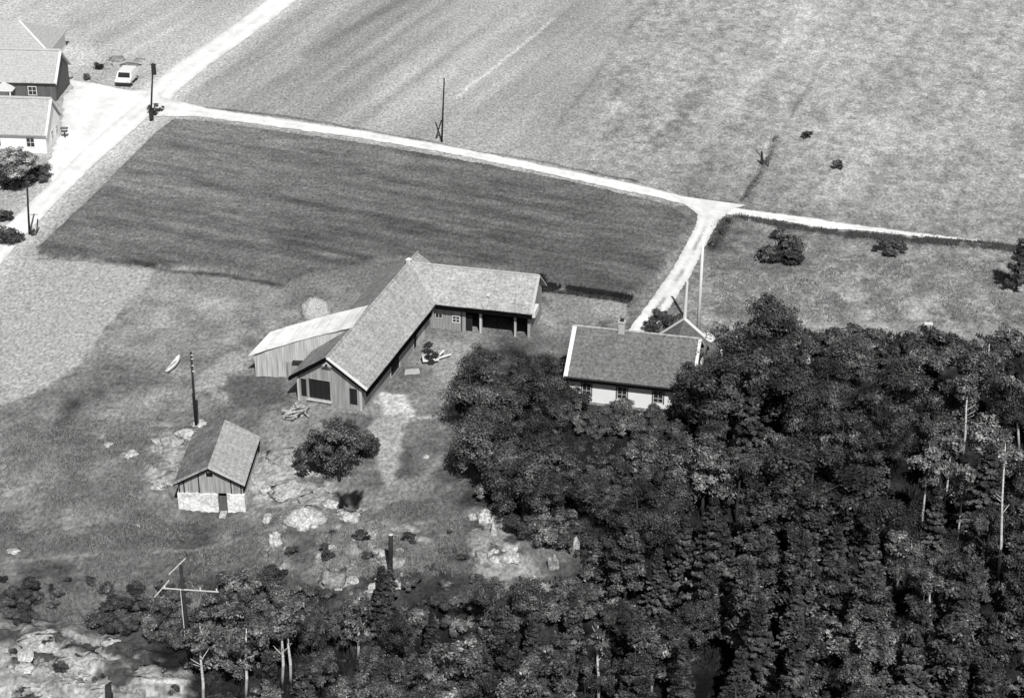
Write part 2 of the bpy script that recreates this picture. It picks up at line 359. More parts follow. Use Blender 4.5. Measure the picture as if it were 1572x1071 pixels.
ROAD_L = [(456,-40),(412,0),(352,45),(272,98),(240,126),(222,150),(158,205),(118,240),(84,276),(46,312),(8,348),(-40,394),(-90,440)]
ROAD_R = [(508,-40),(458,0),(396,48),(324,98),(276,138),(252,165),(226,182),(140,257),(82,315),(38,362),(0,408),(-36,450),(-86,495)]
LANE_U = [(245,150),(320,167),(400,178),(560,202),(680,224),(800,248),(900,268),(1000,290),(1060,305),(1130,320),(1230,333),(1300,344),(1400,357),(1450,363),(1500,369)]
LANE_D = [(225,180),(300,179),(400,192),(560,214),(680,235),(800,259),(900,281),(1000,302),(1050,314),(1120,331),(1200,339),(1262,351),(1310,353),(1400,363),(1450,366),(1500,371)]
BR_L = [(1030,300),(1056,318),(1071,330),(1068,348),(1034,412),(1004,455),(978,490),(960,512),(930,545)]
BR_R = [(1145,316),(1122,322),(1104,340),(1088,368),(1062,420),(1038,458),(1000,512),(985,540),(960,570)]
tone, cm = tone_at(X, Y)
pcrop = poly_sd(X, Y, CROP)
Z = Z + sstep(-.1, .45, pcrop + (fbm(X * 1.2, Y * 1.2, 2) - .5) * .5) * (.42 + (rngN.random(X.shape) - .5) * .18)
near = (Y > 130) & (Y < 345) & (np.abs(X) < 98)
rg = sstep(235, 190, Y)
Z = Z + np.where(near, (rngN.random(X.shape) - .5) * (.06 + .08 * rg), 0)
ny, nx = X.shape
V = np.stack([X.ravel(), Y.ravel(), Z.ravel()], 1)
idx = np.arange(nx * ny).reshape(ny, nx)
F = np.stack([idx[:-1, :-1].ravel(), idx[:-1, 1:].ravel(), idx[1:, 1:].ravel(), idx[1:, :-1].ravel()], 1)
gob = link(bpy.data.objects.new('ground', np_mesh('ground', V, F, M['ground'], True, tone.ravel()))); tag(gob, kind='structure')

# ------------------------------------------------------------------ ROADS
def resample(pts, n):
    P = np.array(pts, float); s = np.concatenate([[0], np.cumsum(np.hypot(*np.diff(P, axis=0).T))]); t = np.linspace(0, s[-1], n)
    return np.stack([np.interp(t, s, P[:, 0]), np.interp(t, s, P[:, 1])], 1)
def road(name, L, R, lift, base, n=420, k=14, wig=.5, centre=0.0, taper=False):
    A = resample(G2W(L), n); B = resample(G2W(R), n)
    wa = (fbm(np.arange(n) * .22, np.full(n, 3.3), 4) - .5) * wig; wb = (fbm(np.arange(n) * .22 + 70, np.full(n, 8.1), 4) - .5) * wig
    D = B - A; D /= np.linalg.norm(D, axis=1)[:, None] + 1e-9
    A = A + D * wa[:, None]; B = B + D * wb[:, None]
    t = np.linspace(0, 1, k + 1)
    Px = A[:, :1] * (1 - t) + B[:, :1] * t; Py = A[:, 1:] * (1 - t) + B[:, 1:] * t
    Pz = height(Px, Py) + lift
    tt = np.broadcast_to(t, Px.shape)
    tr = (np.exp(-((tt - .28) / .13) ** 2) + np.exp(-((tt - .72) / .13) ** 2)) * .03
    T = base + tr * 1.6 + (fbm(Px * .4, Py * .4, 4) - .5) * .16 + (fbm(Px * 2, Py * 1.2, 3) - .5) * .12 - centre * sstep(.15, .3, np.arange(n) / n)[:, None] * np.exp(-((tt - .52) / .10) ** 2) * sstep(.35, .65, fbm(Px * .5, Py * .22, 3)) - .05 * (np.exp(-(tt / .07) ** 2) + np.exp(-((1 - tt) / .07) ** 2))
    T = np.clip(T, .2, .97); T = ((T + .055) / 1.055) ** 2.4
    V = np.stack([Px.ravel(), Py.ravel(), Pz.ravel()], 1); ix = np.arange(V.shape[0]).reshape(n, k + 1)
    F = np.stack([ix[:-1, :-1].ravel(), ix[:-1, 1:].ravel(), ix[1:, 1:].ravel(), ix[1:, :-1].ravel()], 1)
    o = link(bpy.data.objects.new(name, np_mesh(name, V, F, M['gravel'], True, T.ravel()))); tag(o, kind='structure'); return o
road('gravel_road', ROAD_L, ROAD_R, .075, .91)
road('farm_lane', LANE_U, LANE_D, .083, .90, n=700, wig=.7)
road('driveway', BR_L, BR_R, .091, .88, centre=.25)
YARD_L = [(108,124),(112,135),(98,152),(96,180),(88,215),(78,240),(72,262),(80,282)]
YARD_R = [(150,130),(200,140),(236,140),(226,160),(190,190),(150,220),(124,245),(88,282)]
road('farmyard', YARD_L, YARD_R, .067, .91, n=160, k=30, wig=1.2)

# ------------------------------------------------------------------ BUILDINGS
def wall_holes(mb, x0, x1, y0, y1, z0, z1, holes):
    """wall along x with rectangular openings (a,b,c,d) = x0,x1,z0,z1"""
    xs_ = sorted({x0, x1, *[h[0] for h in holes], *[h[1] for h in holes]}); zs_ = sorted({z0, z1, *[h[2] for h in holes], *[h[3] for h in holes]})
    for a, b in zip(xs_[:-1], xs_[1:]):
        run = None
        for c, d in zip(zs_[:-1], zs_[1:]):
            cx, cz = (a + b) / 2, (c + d) / 2
            if any(h[0] < cx < h[1] and h[2] < cz < h[3] for h in holes):
                if run: mb.box(a, b, y0, y1, run[0], run[1]); run = None
            else: run = (run[0], d) if run else (c, d)
        if run: mb.box(a, b, y0, y1, run[0], run[1])
def window(parent, T, x, z, w_, h_, y=-.02, frame=M['white'], bars=(1, 1)):
    """framed window facing -y at wall plane y in the frame of matrix T"""
    f = MB(T); t = .09
    f.box(x - t, x + w_ + t, y - .06, y + .05, z - t, z); f.box(x - t, x + w_ + t, y - .06, y + .05, z + h_, z + h_ + t)
    f.box(x - t, x, y - .06, y + .05, z, z + h_); f.box(x + w_, x + w_ + t, y - .06, y + .05, z, z + h_)
    for i in range(bars[0]): cx = x + w_ * (i + 1) / (bars[0] + 1); f.box(cx - .03, cx + .03, y - .045, y + .03, z, z + h_)
    for i in range(bars[1]): cz = z + h_ * (i + 1) / (bars[1] + 1); f.box(x, x + w_, y - .04, y + .025, cz - .03, cz + .03)
    o = f.build('window', frame, parent)
    MB(T).box(x, x + w_, y - .01, y + .015, z, z + h_).build('pane', M['glass'], o); return o
def eave_shade(parent, T, hw, y0, y1, ez, side, h=.3):
    x = side * (hw - .05); return MB(T).box(min(x, x - side * .12), max(x, x - side * .12), y0 + .06, y1 - .06, ez - .10 - h, ez - .10).build('eave_shade', M['shade_black'], parent)  # eave board deepened and blackened to draw the shadow band on the wall
def roof_planes(mb, hw, y0, y1, ez, rz, t=.12, sag=.0, nseg=14, seed=0, sides=(-1, 1)):
    """two slopes over local y range, slightly uneven along the ridge and eaves"""
    R = random.Random(seed)
    yy = [y0 + (y1 - y0) * i / nseg for i in range(nseg + 1)]
    dz = [R.uniform(-.04, .04) - sag * math.sin(math.pi * i / nseg) for i in range(nseg + 1)]; de = [R.uniform(-.04, .04) for _ in yy]
    for s in sides:
        vs = []; fs = []
        for i, y in enumerate(yy):
            vs += [(0, y, rz + dz[i]), (s * hw, y, ez + de[i]), (s * hw, y, ez + de[i] - t), (0, y, rz + dz[i] - t)]
        for i in range(nseg):
            a = 4 * i; b = a + 4
            fs += [(a, a + 1, b + 1, b), (a + 1, a + 2, b + 2, b + 1), (a + 2, a + 3, b + 3, b + 2)]
        fs += [(0, 3, 2, 1), (4 * nseg, 4 * nseg + 1, 4 * nseg + 2, 4 * nseg + 3)]
        mb.add(vs, fs)
def barge(parent, T, hw, y, ez, rz, side, m, wd=.28, th=.07, name='bargeboard', top=.26):
    mb = MB(T); s = side
    n = Vector((s * (rz - ez), 0, hw)).normalized() * .035
    P = [Vector((0, y, rz)) + n, Vector((s * hw, y, ez)) + n]
    vs = []
    for p in P: vs += [p + Vector((0, -th, 0)), p + Vector((0, top, 0)), p + Vector((0, top, -.03)), p + Vector((0, 0, -.03)), p + Vector((0, 0, -wd)), p + Vector((0, -th, -wd))]
    fs = [(i, (i + 1) % 6, 6 + (i + 1) % 6, 6 + i) for i in range(6)] + [(5, 4, 3, 2, 1, 0), (6, 7, 8, 9, 10, 11)]
    mb.add(vs, fs); return mb.build(name, m, parent)
def RZ(a): return Matrix.Rotation(a, 4, 'Z')

# --- the big L-shaped barn -----------------------------------------------------------
N_ = Vector((-20.3, 188.1, 0)); azM = math.atan2(8.8, 27.1)
barn = empty('barn', (N_.x, N_.y, 0), -azM)
tag(barn, 'large L-shaped boarded barn with long grey roof in the middle of the farmyard', 'barn')
LM, HW, EZ, RZm = 28.5, 4.65, 3.7, 6.9
ww = HW - .85                                            # wall half width
g0 = .75
front = MB()
wall_holes(front, -ww, ww, .45, .6, .2, EZ + .1, [(-3.45, -2.75, 1.25, 3.55), (-2.5, .1, 1.25, 3.7), (2.35, 3.3, 1.2, 3.3)])
front.add([(-ww, .45, EZ + .1), (ww, .45, EZ + .1), (0, .45, RZm - .25), (-ww, .6, EZ + .1), (ww, .6, EZ + .1), (0, .6, RZm - .25)], [(0, 1, 2), (5, 4, 3), (0, 2, 5, 3), (2, 1, 4, 5)])
front.build('wall', M['board'], barn)
side = MB()
side.box(-ww, -ww + .15, .6, LM - .3, -.3, EZ - .05)
Tr = Matrix.Translation((ww, 0, 0)) @ RZ(math.pi / 2)    # local x runs along +y, facing outwards (+x)
sr = MB(Tr); wall_holes(sr, .6, 22.5, 0, .15, -.3, EZ - .05, [(9.2, 12.0, 0.2, 2.9), (16.6, 17.6, -.1, 2.2)])
side.v += sr.v and []; 
side.build('wall', M['board'], barn); sr.build('wall', M['board'], barn)
back = MB().box(-ww, ww, LM - .45, LM - .3, -.3, EZ)
back.add([(-ww, LM - .45, EZ), (ww, LM - .45, EZ), (0, LM - .45, RZm - .25), (-ww, LM - .3, EZ), (ww, LM - .3, EZ), (0, LM - .3, RZm - .25)], [(0, 1, 2), (5, 4, 3), (0, 2, 5, 3), (2, 1, 4, 5)])
back.build('wall', M['board'], barn)
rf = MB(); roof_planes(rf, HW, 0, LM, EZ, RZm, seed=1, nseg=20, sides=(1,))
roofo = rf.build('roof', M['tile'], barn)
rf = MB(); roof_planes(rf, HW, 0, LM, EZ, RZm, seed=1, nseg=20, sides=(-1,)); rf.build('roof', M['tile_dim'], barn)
eave_shade(barn, None, HW, 0, 20.8, EZ, 1, .85); eave_shade(barn, None, HW, 0, LM, EZ, -1)
MB().tube([(0, 0, RZm + .02), (0, LM, RZm + .02)], .13).build('ridge_cap', M['tile'], roofo)
barge(barn, None, HW, -.02, EZ, RZm, 1, M['white'], wd=.16); barge(barn, None, HW, .03, EZ - .05, RZm - .05, 1, M['shade_black'], wd=.5, name='verge_shade', top=.05); barge(barn, None, HW, -.02, EZ, RZm, -1, M['shade_black'], wd=.45)  # dark strip draws the verge shadow; left bargeboard blackened and deepened likewise
# doors and openings in the gable
for a, b, c, d in ((-3.4, -2.8, 1.25, 3.5), (-2.45, .05, 1.25, 3.65), (2.4, 3.25, 1.2, 3.25)):
    dm = MB(); n = max(3, int((b - a) / .22))
    for i in range(n): dm.box(a + (b - a) * i / n + .012, a + (b - a) * (i + 1) / n - .012, .53 + (i % 2) * .012, .575, c, d)
    dm.build('door', M['door_dark'], barn)
for a, b, c, d in ((-3.45, -2.75, 1.25, 3.55), (-2.5, .1, 1.25, 3.7), (2.35, 3.3, 1.2, 3.3)):
    fr = MB(); fr.box(a - .1, a, .40, .44, c, d); fr.box(b, b + .1, .40, .44, c, d); fr.box(a - .1, b + .1, .40, .44, d, d + .1); fr.build('door_frame', M['board'], barn)
MB().box(-2.7, .3, .1, .43, 1.08, 1.2).build('sill', M['board_pale'], barn)
boxes('corner_board', M['board_pale'], barn, None, (ww - .22, ww + .06, .38, .44, .3, EZ + .05), (-ww - .06, -ww + .2, .38, .44, .3, EZ))
gv = MB(); gv.add([(-.6, -.1, 5.85), (.6, -.1, 5.85), (0, -.1, 6.4), (-.6, -.03, 5.85), (.6, -.03, 5.85), (0, -.03, 6.4)], [(0, 1, 2), (0, 2, 5, 3), (2, 1, 4, 5), (0, 3, 4, 1)]).build('gable_trim', M['offwhite'], barn)
MB().box(-.14, .14, -.13, -.105, 5.87, 6.12).build('vent', M['dark'], barn)
# side openings facing the court
d1 = MB(Tr).box(9.3, 11.9, .05, .1, .2, 2.85); d1.build('door', M['door_dark'], barn)
MB(Tr).box(16.6, 17.6, .05, .1, -.1, 2.2).build('door', M['door_dark'], barn)
MB(Tr).box(9.1, 9.2, -.06, .0, .2, 2.9).box(12.0, 12.1, -.06, .0, .2, 2.9).box(9.1, 12.1, -.06, .0, 2.9, 3.0).build('door_frame', M['board_pale'], barn); MB(Tr).box(16.5, 16.6, -.06, 0, -.1, 2.2).box(17.6, 17.7, -.06, 0, -.1, 2.2).box(16.5, 17.7, -.06, 0, 2.2, 2.3).build('door_frame', M['board_pale'], barn)
MB(Tr).box(17.9, 20.3, -.08, -.02, -.1, 2.0).build('shutter', M['board_pale'], barn)
# roof ventilator on the ridge
v = MB(); v.box(-.22, .22, 25.3, 25.75, RZm - .1, RZm + .35); v.add([(-.33, 25.2, RZm + .36), (.33, 25.2, RZm + .36), (.33, 25.85, RZm + .36), (-.33, 25.85, RZm + .36), (0, 25.52, RZm + .62)], [(0, 1, 4), (1, 2, 4), (2, 3, 4), (3, 0, 4), (3, 2, 1, 0)])
v.build('ventilator', M['white'], barn)
MB().box(2.2, 2.7, 9.8, 10.1, 5.16, 5.36).build('patch', M['offwhite'], barn) if False else None
# the wing; its frame: origin at the ridge end on the main ridge, x along the wing
inv = (Matrix.Translation((N_.x, N_.y, 0)) @ RZ(-azM)).inverted()
azW = math.radians(-13.2); WP = Vector((-12.25, 212.4, 0)); LW = 15.95
TW = inv @ Matrix.Translation(WP) @ RZ(azW)              # x along ridge, -y towards the court
TWr = TW @ RZ(-math.pi / 2)                              # so that roof_planes' y runs along +x of the wing
HWw, RZw, EZw = 3.95, 6.86, 3.72
rw = MB(TWr); roof_planes(rw, HWw, .1, LW, EZw, RZw, seed=2, nseg=14); rwo = rw.build('roof', M['tile'], barn); eave_shade(barn, TWr, HWw, 4.0, LW, EZw, 1, .66)
MB(TWr).tube([(0, .3, RZw + .02), (0, LW, RZw + .02)], .12).build('ridge_cap', M['tile_farm'], rwo)
wy = -HWw + .85
fw = MB(TW); BAY = [(7.6, 9.3, -.3, 2.55), (9.65, 13.55, -.3, 2.6), (13.85, 15.2, -.3, 2.55)]
wall_holes(fw, 2.5, LW - .4, wy, wy + .15, -.3, EZw + .1, BAY)
fw.build('wall', M['board'], barn)
MB(TW).box(2.0, LW - .4, -wy - .15, -wy, -.3, EZw + .1).build('wall', M['board'], barn)
eg = MB(TW).box(LW - .55, LW - .4, wy + .15, -wy - .15, -.3, EZw + .1)
eg.add([(LW - .55, wy, EZw + .1), (LW - .55, -wy, EZw + .1), (LW - .55, 0, RZw - .3), (LW - .4, wy, EZw + .1), (LW - .4, -wy, EZw + .1), (LW - .4, 0, RZw - .3)], [(0, 2, 1), (3, 4, 5), (0, 3, 5, 2), (2, 5, 4, 1)])
eg.build('wall', M['board'], barn)
TWe = TW @ Matrix.Translation((LW, 0, 0)) @ RZ(math.pi / 2)
barge(barn, TWe, HWw, 0, EZw, RZw, -1, M['offwhite'], wd=.2); barge(barn, TWe, HWw, 0, EZw, RZw, 1, M['offwhite'], wd=.2)
MB(TW).box(LW - .12, LW + .3, -3.75, -1.6, 3.1, 3.9).build('hatch', M['white'], barn)
for x in (9.35, 13.6): MB(TW).box(x, x + .22, wy - .1, wy - .02, -.3, 2.61).build('post', M['board_pale'], barn)
MB(TW).box(7.5, 15.3, wy - .08, wy - .01, 2.62, 2.72).build('lintel', M['board_pale'], barn)
MB(TW).box(7.6, 8.4, wy + .18, wy + .24, -.2, 2.1).build('door', M['door_dark'], barn)
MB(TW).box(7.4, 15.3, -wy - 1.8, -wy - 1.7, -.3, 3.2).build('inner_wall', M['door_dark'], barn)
window(barn, TW, 3.95, 1.45, .75, .6, y=wy, frame=M['board_pale'], bars=(1, 0)); window(barn, TW, 6.05, 1.1, .8, .75, y=wy, bars=(1, 1))
MB(TW).box(2.6, LW - .4, wy - .05, wy - .005, 3.05, 3.12).build('ledge', M['board_pale'], barn)
MB(TW).box(7.1, 7.2, wy - .05, wy - .005, 0, 3.05).build('corner_board', M['pole'], barn)
MB(TWr).box(2.6, 2.95, 10.2, 10.55, 4.85, 5.12).build('roof_hatch', M['white'], barn)

# --- tin-roofed shed tying into the barn roof on its left
def on_plane(px, py, P0, n):
    d = Vector(ray(px, py)); o = Vector((0, 0, CH)); return o + d * ((P0 - o).dot(n) / d.dot(n))
P0 = Vector((-20.3, 188.1, 6.9)); nL = (Vector((-11.5, 215.2, 6.9)) - P0).cross(Vector((-24.6, 189.3, 3.7)) - P0).normalized()
Bp = on_plane(566, 470, P0, nL); Cp = on_plane(541, 503, P0, nL); up = Vector((0, 0, .12))
A_ = at(415, 509, 4.3); D_ = at(381, 545, 3.0)
shed = empty('lean_to_shed', (D_.x, D_.y, 0)); tag(shed, 'low shed with bright sheet metal roof built against the left side of the large barn', 'shed')
o_ = Vector((D_.x, D_.y, 0))
q = [A_ - o_, D_ - o_, Cp + up - o_, Bp + up - o_]
n = 18; sb_ = MB(); vs = []; fs = []; Rr = random.Random(4)
for i in range(n + 1):
    t = i / n; a = q[0].lerp(q[3], t); b = q[1].lerp(q[2], t); dz = Vector((0, 0, Rr.uniform(-.03, .05) + .12 * math.sin(t * 3.1)))
    b = b + Vector((0, 0, Rr.uniform(-.03, .03))) + (Vector((0.25, .35, 0)) * math.sin(t * 3.14))
    vs += [a + dz, b + dz * .5, b + dz * .5 - Vector((0, 0, .1)), a + dz - Vector((0, 0, .1))]
for i in range(n):
    a = 4 * i; b = a + 4; fs += [(a, a + 1, b + 1, b), (a + 1, a + 2, b + 2, b + 1), (a + 2, a + 3, b + 3, b + 2), (a + 3, a, b, b + 3)]
fs += [(0, 3, 2, 1), (4 * n, 4 * n + 1, 4 * n + 2, 4 * n + 3)]
sb_.add(vs, fs).build('roof', M['tin'], shed)
def lerp2(a, b, t): return a + (b - a) * t
wA, wD = lerp2(q[0], q[3], .03), lerp2(q[1], q[2], .03); wC, wB = lerp2(q[1], q[2], .97), lerp2(q[0], q[3], .97)
ins = .5
dd = (wD - wA); dd.z = 0; dd.normalize()
wD2 = wD - dd * ins; wC2 = wC - dd * ins; wA2 = wA; wB2 = wB
zD = lambda p: p.z - .18
MB().prism([(wD2.x, wD2.y), (wC2.x, wC2.y), (wB2.x, wB2.y), (wA2.x, wA2.y)], -.1, [zD(wD2), zD(wC2) + .05, zD(wB2), zD(wA2)]).build('wall', M['board_pale'], shed)
ax = (wC2 - wD2); ax.z = 0; Ls = ax.length; ax.normalize()
TS = Matrix.Translation((wD2.x, wD2.y, 0)) @ RZ(math.atan2(ax.y, ax.x))
boxes('batten', M['board_grey'], shed, TS, *[(.15 + i * .6, .21 + i * .6, -.04, -.01, 0, 2.6) for i in range(6)])
MB(TS).box(3.6, 4.9, -.05, -.01, .2, 2.1).build('door', M['board_grey'], shed)
MB(TS).box(4.4, 6.8, -.55, -.02, 2.25, 2.33).build('canopy', M['pole'], shed)
# dark round hatch in the left slope of the barn
hp = on_plane(468, 538, P0, nL) + Vector((0, 0, .05)); hl = inv @ hp
hm = MB(Matrix.Translation(hl) @ Matrix.Rotation(-math.atan2(RZm - EZ, HW), 4, 'Y')); hm.tube([(0, 0, 0), (0, 0, .12)], .55, 14); hm.build('hatch', M['tar'], barn)
hp = on_plane(496, 528, P0, nL); hl = inv @ hp
MB(Matrix.Translation(hl) @ Matrix.Rotation(-math.atan2(RZm - EZ, HW), 4, 'Y')).box(-.3, .3, -.35, .35, 0, .1).build('roof_hatch', M['white'], barn)

# --- dwelling house
azH = math.radians(-13); HP = Vector((6.9, 194.7, 0)); LH = 14.4
house = empty('dwelling_house', (HP.x, HP.y, 0), azH); tag(house, 'white farmhouse with dark tiled roof and chimney half hidden by garden trees', 'house')
TH = RZ(-math.pi / 2); HWh, EZh, RZh = 5.05, 3.72, 7.45
rh = MB(TH); roof_planes(rh, HWh, 0, LH, EZh, RZh, seed=3, nseg=14); rho = rh.build('roof', M['tile_house'], house); eave_shade(house, TH, HWh, 0, LH, EZh, 1, .5)
MB(TH).tube([(0, 0, RZh + .03), (0, LH, RZh + .03)], .13).build('ridge_cap', M['tile'], rho)
hy = -HWh + .8
hw_ = MB(); WINS = [(1.9, 1.05), (5.85, 1.15), (9.9, 1.15), (12.6, 1.0)]
wall_holes(hw_, .4, LH - .4, hy, hy + .2, -.2, EZh + .1, [(x, x + wd, 1.15, 2.75) for x, wd in WINS])
for s in (.4, LH - .6):
    hw_.box(s, s + .2, hy + .2, -hy - .2, -.2, EZh + .1)
    hw_.add([(s, hy, EZh + .1), (s, -hy, EZh + .1), (s, 0, RZh - .3), (s + .2, hy, EZh + .1), (s + .2, -hy, EZh + .1), (s + .2, 0, RZh - .3)], [(0, 2, 1), (3, 4, 5), (0, 3, 5, 2), (2, 5, 4, 1)])
hw_.box(.4, LH - .4, -hy - .2, -hy, -.2, EZh + .1); hw_.build('wall', M['plaster'], house)
for x, wd in WINS: window(house, None, x + .1, 1.25, wd - .2, 1.4, y=hy + .04, frame=M['offwhite'], bars=(1, 2))
for x, wd in WINS:
    wf = MB(); wf.box(x - .12, x, hy - .04, hy - .005, 1.05, 2.85); wf.box(x + wd, x + wd + .12, hy - .04, hy - .005, 1.05, 2.85); wf.box(x - .12, x + wd + .12, hy - .04, hy - .005, 2.85, 2.97); wf.build('window_surround', M['door_grey'], house)
MB().box(.35, LH - .35, hy - .06, hy - .005, -.1, .35).build('plinth', M['rock'], house)
T0 = RZ(-math.pi / 2); T1 = Matrix.Translation((LH, 0, 0)) @ RZ(math.pi / 2)
for s in (1, -1): barge(house, T0, HWh, 0, EZh, RZh, s, M['white'], wd=.3, top=.4); barge(house, T1, HWh, 0, EZh, RZh, s, M['white'], wd=.3)
MB(TH).box(HWh - .02, HWh + .12, .05, LH - .05, EZh - .2, EZh - .06).build('gutter', M['pole'], house)
ch = MB(); ch.box(5.15, 5.85, -.35, .35, RZh - .3, RZh + 1.05); ch.box(5.08, 5.92, -.42, .42, RZh + 1.05, RZh + 1.2); cho = ch.build('chimney', M['offwhite'], house)
MB().box(5.3, 5.7, -.2, .2, RZh + 1.2, RZh + 1.45).build('chimney_pot', M['pole'], cho)
# rear wing with white bargeboards
xr = 11.75
TR = Matrix.Translation((xr, 5.6, 0)) @ RZ(math.pi)      # roof_planes' y runs back to the main ridge
rr = MB(TR); roof_planes(rr, 2.9, 0, 4.2, 4.55, 7.0, seed=5, nseg=5); rr.build('rear_roof', M['tile_house'], house)
rwl = MB(TR); rwl.box(-2.4, 2.4, .35, 1.6, -.2, 4.6); rwl.add([(-2.4, .35, 4.6), (2.4, .35, 4.6), (0, .35, 6.7), (-2.4, .5, 4.6), (2.4, .5, 4.6), (0, .5, 6.7)], [(0, 1, 2), (5, 4, 3), (0, 2, 5, 3), (2, 1, 4, 5)]); rwl.build('rear_wall', M['plaster'], house)
for s in (1, -1): barge(house, TR, 2.9, 0, 4.55, 7.0, s, M['white'], wd=.32, th=.12, top=.55)
MB().tube([(xr, 5.55, 6.7), (xr + .1, 5.55, 11.6)], [.2, .16]).build('roof_mast', M['white'], house)

# --- small stone-footed shed in the left foreground
azS = math.atan2(.5, 9.8); sp = Vector((-30.75, 168.7, 0)); z0 = gh(-30.75, 170)
small = empty('storehouse', (sp.x, sp.y, 0), -azS); tag(small, 'small boarded storehouse on whitewashed stone footing, standing alone in the left foreground', 'outbuilding')
HWs, LS, EZs, RZs = 3.65, 9.7, 2.75, 4.75
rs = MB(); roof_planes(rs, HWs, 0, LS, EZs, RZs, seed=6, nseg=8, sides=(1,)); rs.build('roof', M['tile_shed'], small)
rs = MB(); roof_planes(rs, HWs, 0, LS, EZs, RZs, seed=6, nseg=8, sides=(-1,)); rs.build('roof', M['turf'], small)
eave_shade(small, None, HWs, 0, LS, EZs, 1, .6)
wv = 3.3
fw2 = MB(); wall_holes(fw2, -wv, wv, .4, .55, 1.48, EZs + .05, [])
fw2.add([(-wv, .4, EZs + .05), (wv, .4, EZs + .05), (.42, .4, RZs - .28), (-.42, .4, RZs - .28), (-wv, .55, EZs + .05), (wv, .55, EZs + .05), (.42, .55, RZs - .28), (-.42, .55, RZs - .28)], [(0, 1, 2, 3), (7, 6, 5, 4), (1, 5, 6, 2), (0, 3, 7, 4), (3, 2, 6, 7)])
fw2.box(-wv, -wv + .15, .55, LS - .5, 1.48, EZs - .05).box(wv - .15, wv, .55, LS - .5, 1.48, EZs - .05).box(-wv, wv, LS - .5, LS - .35, 1.48, EZs + .1)
fw2.add([(-wv, LS - .5, EZs + .1), (wv, LS - .5, EZs + .1), (0, LS - .5, RZs - .2), (-wv, LS - .35, EZs + .1), (wv, LS - .35, EZs + .1), (0, LS - .35, RZs - .2)], [(0, 1, 2), (5, 4, 3), (0, 2, 5, 3), (2, 1, 4, 5)])
fw2.build('wall', M['board_grey'], small)
MB().box(-.32, .38, .36, .41, 3.45, 4.05).build('hatch', M['dark'], small)
MB().box(-.42, -.32, .33, .39, 3.4, 4.1).box(.38, .48, .33, .39, 3.4, 4.1).box(-.42, .48, .33, .39, 3.95, 4.05).build('hatch_frame', M['board_pale'], small)
boxes('batten', M['pole'], small, None, *[(x - .06, x + .06, .35, .4, 1.48, EZs + .0 + max(0, (1 - abs(x) / 3.65)) * 1.75) for x in (-3.2, -2.7, -1.15, 2.15, 3.15)])
# stone footing with an uneven outline
fs_ = MB(); Rr = random.Random(11); xx = [-3.4 + 6.9 * i / 30 for i in range(31)]
for i in range(30):
    a, b = xx[i], xx[i + 1]
    if .75 < (a + b) / 2 < 1.75: continue
    fs_.box(a, b + (.0), .22 + Rr.uniform(-.1, .06), .9, -1.2, 1.46 + Rr.uniform(-.07, .04))
fs_.box(-3.35, -2.9, .9, LS - .5, -1.2, 1.44).box(2.9, 3.35, .9, LS - .5, -1.2, 1.44); fs_.build('stone_footing', M['whitestone'], small)
MB().box(.78, 1.72, .35, .45, -.7, 1.15).build('door', M['door_grey'], small)
MB().box(.95, 1.6, -.9, .2, -1.0, -.5).build('step', M['rock_pale'], small)
barge(small, None, HWs, .03, EZs - .05, RZs - .05, 1, M['shade_black'], wd=.28, name='verge_shade', top=.05); barge(small, None, HWs, .03, EZs - .05, RZs - .05, -1, M['shade_black'], wd=.28, name='verge_shade', top=.05); barge(small, None, HWs, -.02, EZs, RZs, 1, M['board_pale'], wd=.12); barge(small, None, HWs, -.02, EZs, RZs, -1, M['board_grey'], wd=.14)  # black strips draw the shadow below both verges

# --- farm at the left edge: two long buildings and a pale hipped roof behind
def farmhouse(name, label, x, y, az, L, hw, ez, rz, roofm, wallm, gablem, trim):
    r = empty(name, (x, y, 0), az); tag(r, label, 'house' if 'house' in name else 'barn')
    T = RZ(math.pi / 2); m = MB(T); roof_planes(m, hw, 0, L, ez, rz, seed=8, nseg=8); ro = m.build('roof', roofm, r)   # y -> -x
    MB().tube([(0.03, 0, rz + .03), (-L, 0, rz + .03)], .22).build('ridge_cap', M['offwhite'], ro)
    hy = hw - .55
    MB().box(-L + .3, -.55, -hy, hy, -.2, ez - .0).build('wall', wallm, r)
    gm = MB().box(-.55, -.35, -hy, hy, -.2, ez)
    gm.add([(-.55, -hy, ez), (-.55, hy, ez), (-.55, 0, rz - .3), (-.35, -hy, ez), (-.35, hy, ez), (-.35, 0, rz - .3)], [(0, 2, 1), (3, 4, 5), (0, 3, 5, 2), (2, 5, 4, 1)]); gm.build('gable_wall', gablem, r)
    T1 = RZ(math.pi / 2)
    barge(r, T1, hw, 0, ez, rz, -1, trim, wd=.3, th=.1); barge(r, T1, hw, 0, ez, rz, 1, trim, wd=.3, th=.1)
    return r, hy
fA, hA = farmhouse('farm_barn', 'dark boarded farm building with pale roof at upper left, farther of the two gabled ones', -69.7, 288.2, math.radians(-4), 20, 4.3, 3.2, 6.95, M['tile_farm'], M['door_grey'], M['door_grey'], M['white'])
window(fA, None, -4.6, 1.0, 1.2, 1.3, y=-hA, frame=M['white'], bars=(1, 1)); MB().box(-9.2, -7.8, -hA - .08, -hA - .02, -.1, 2.1).build('door', M['offwhite'], fA)
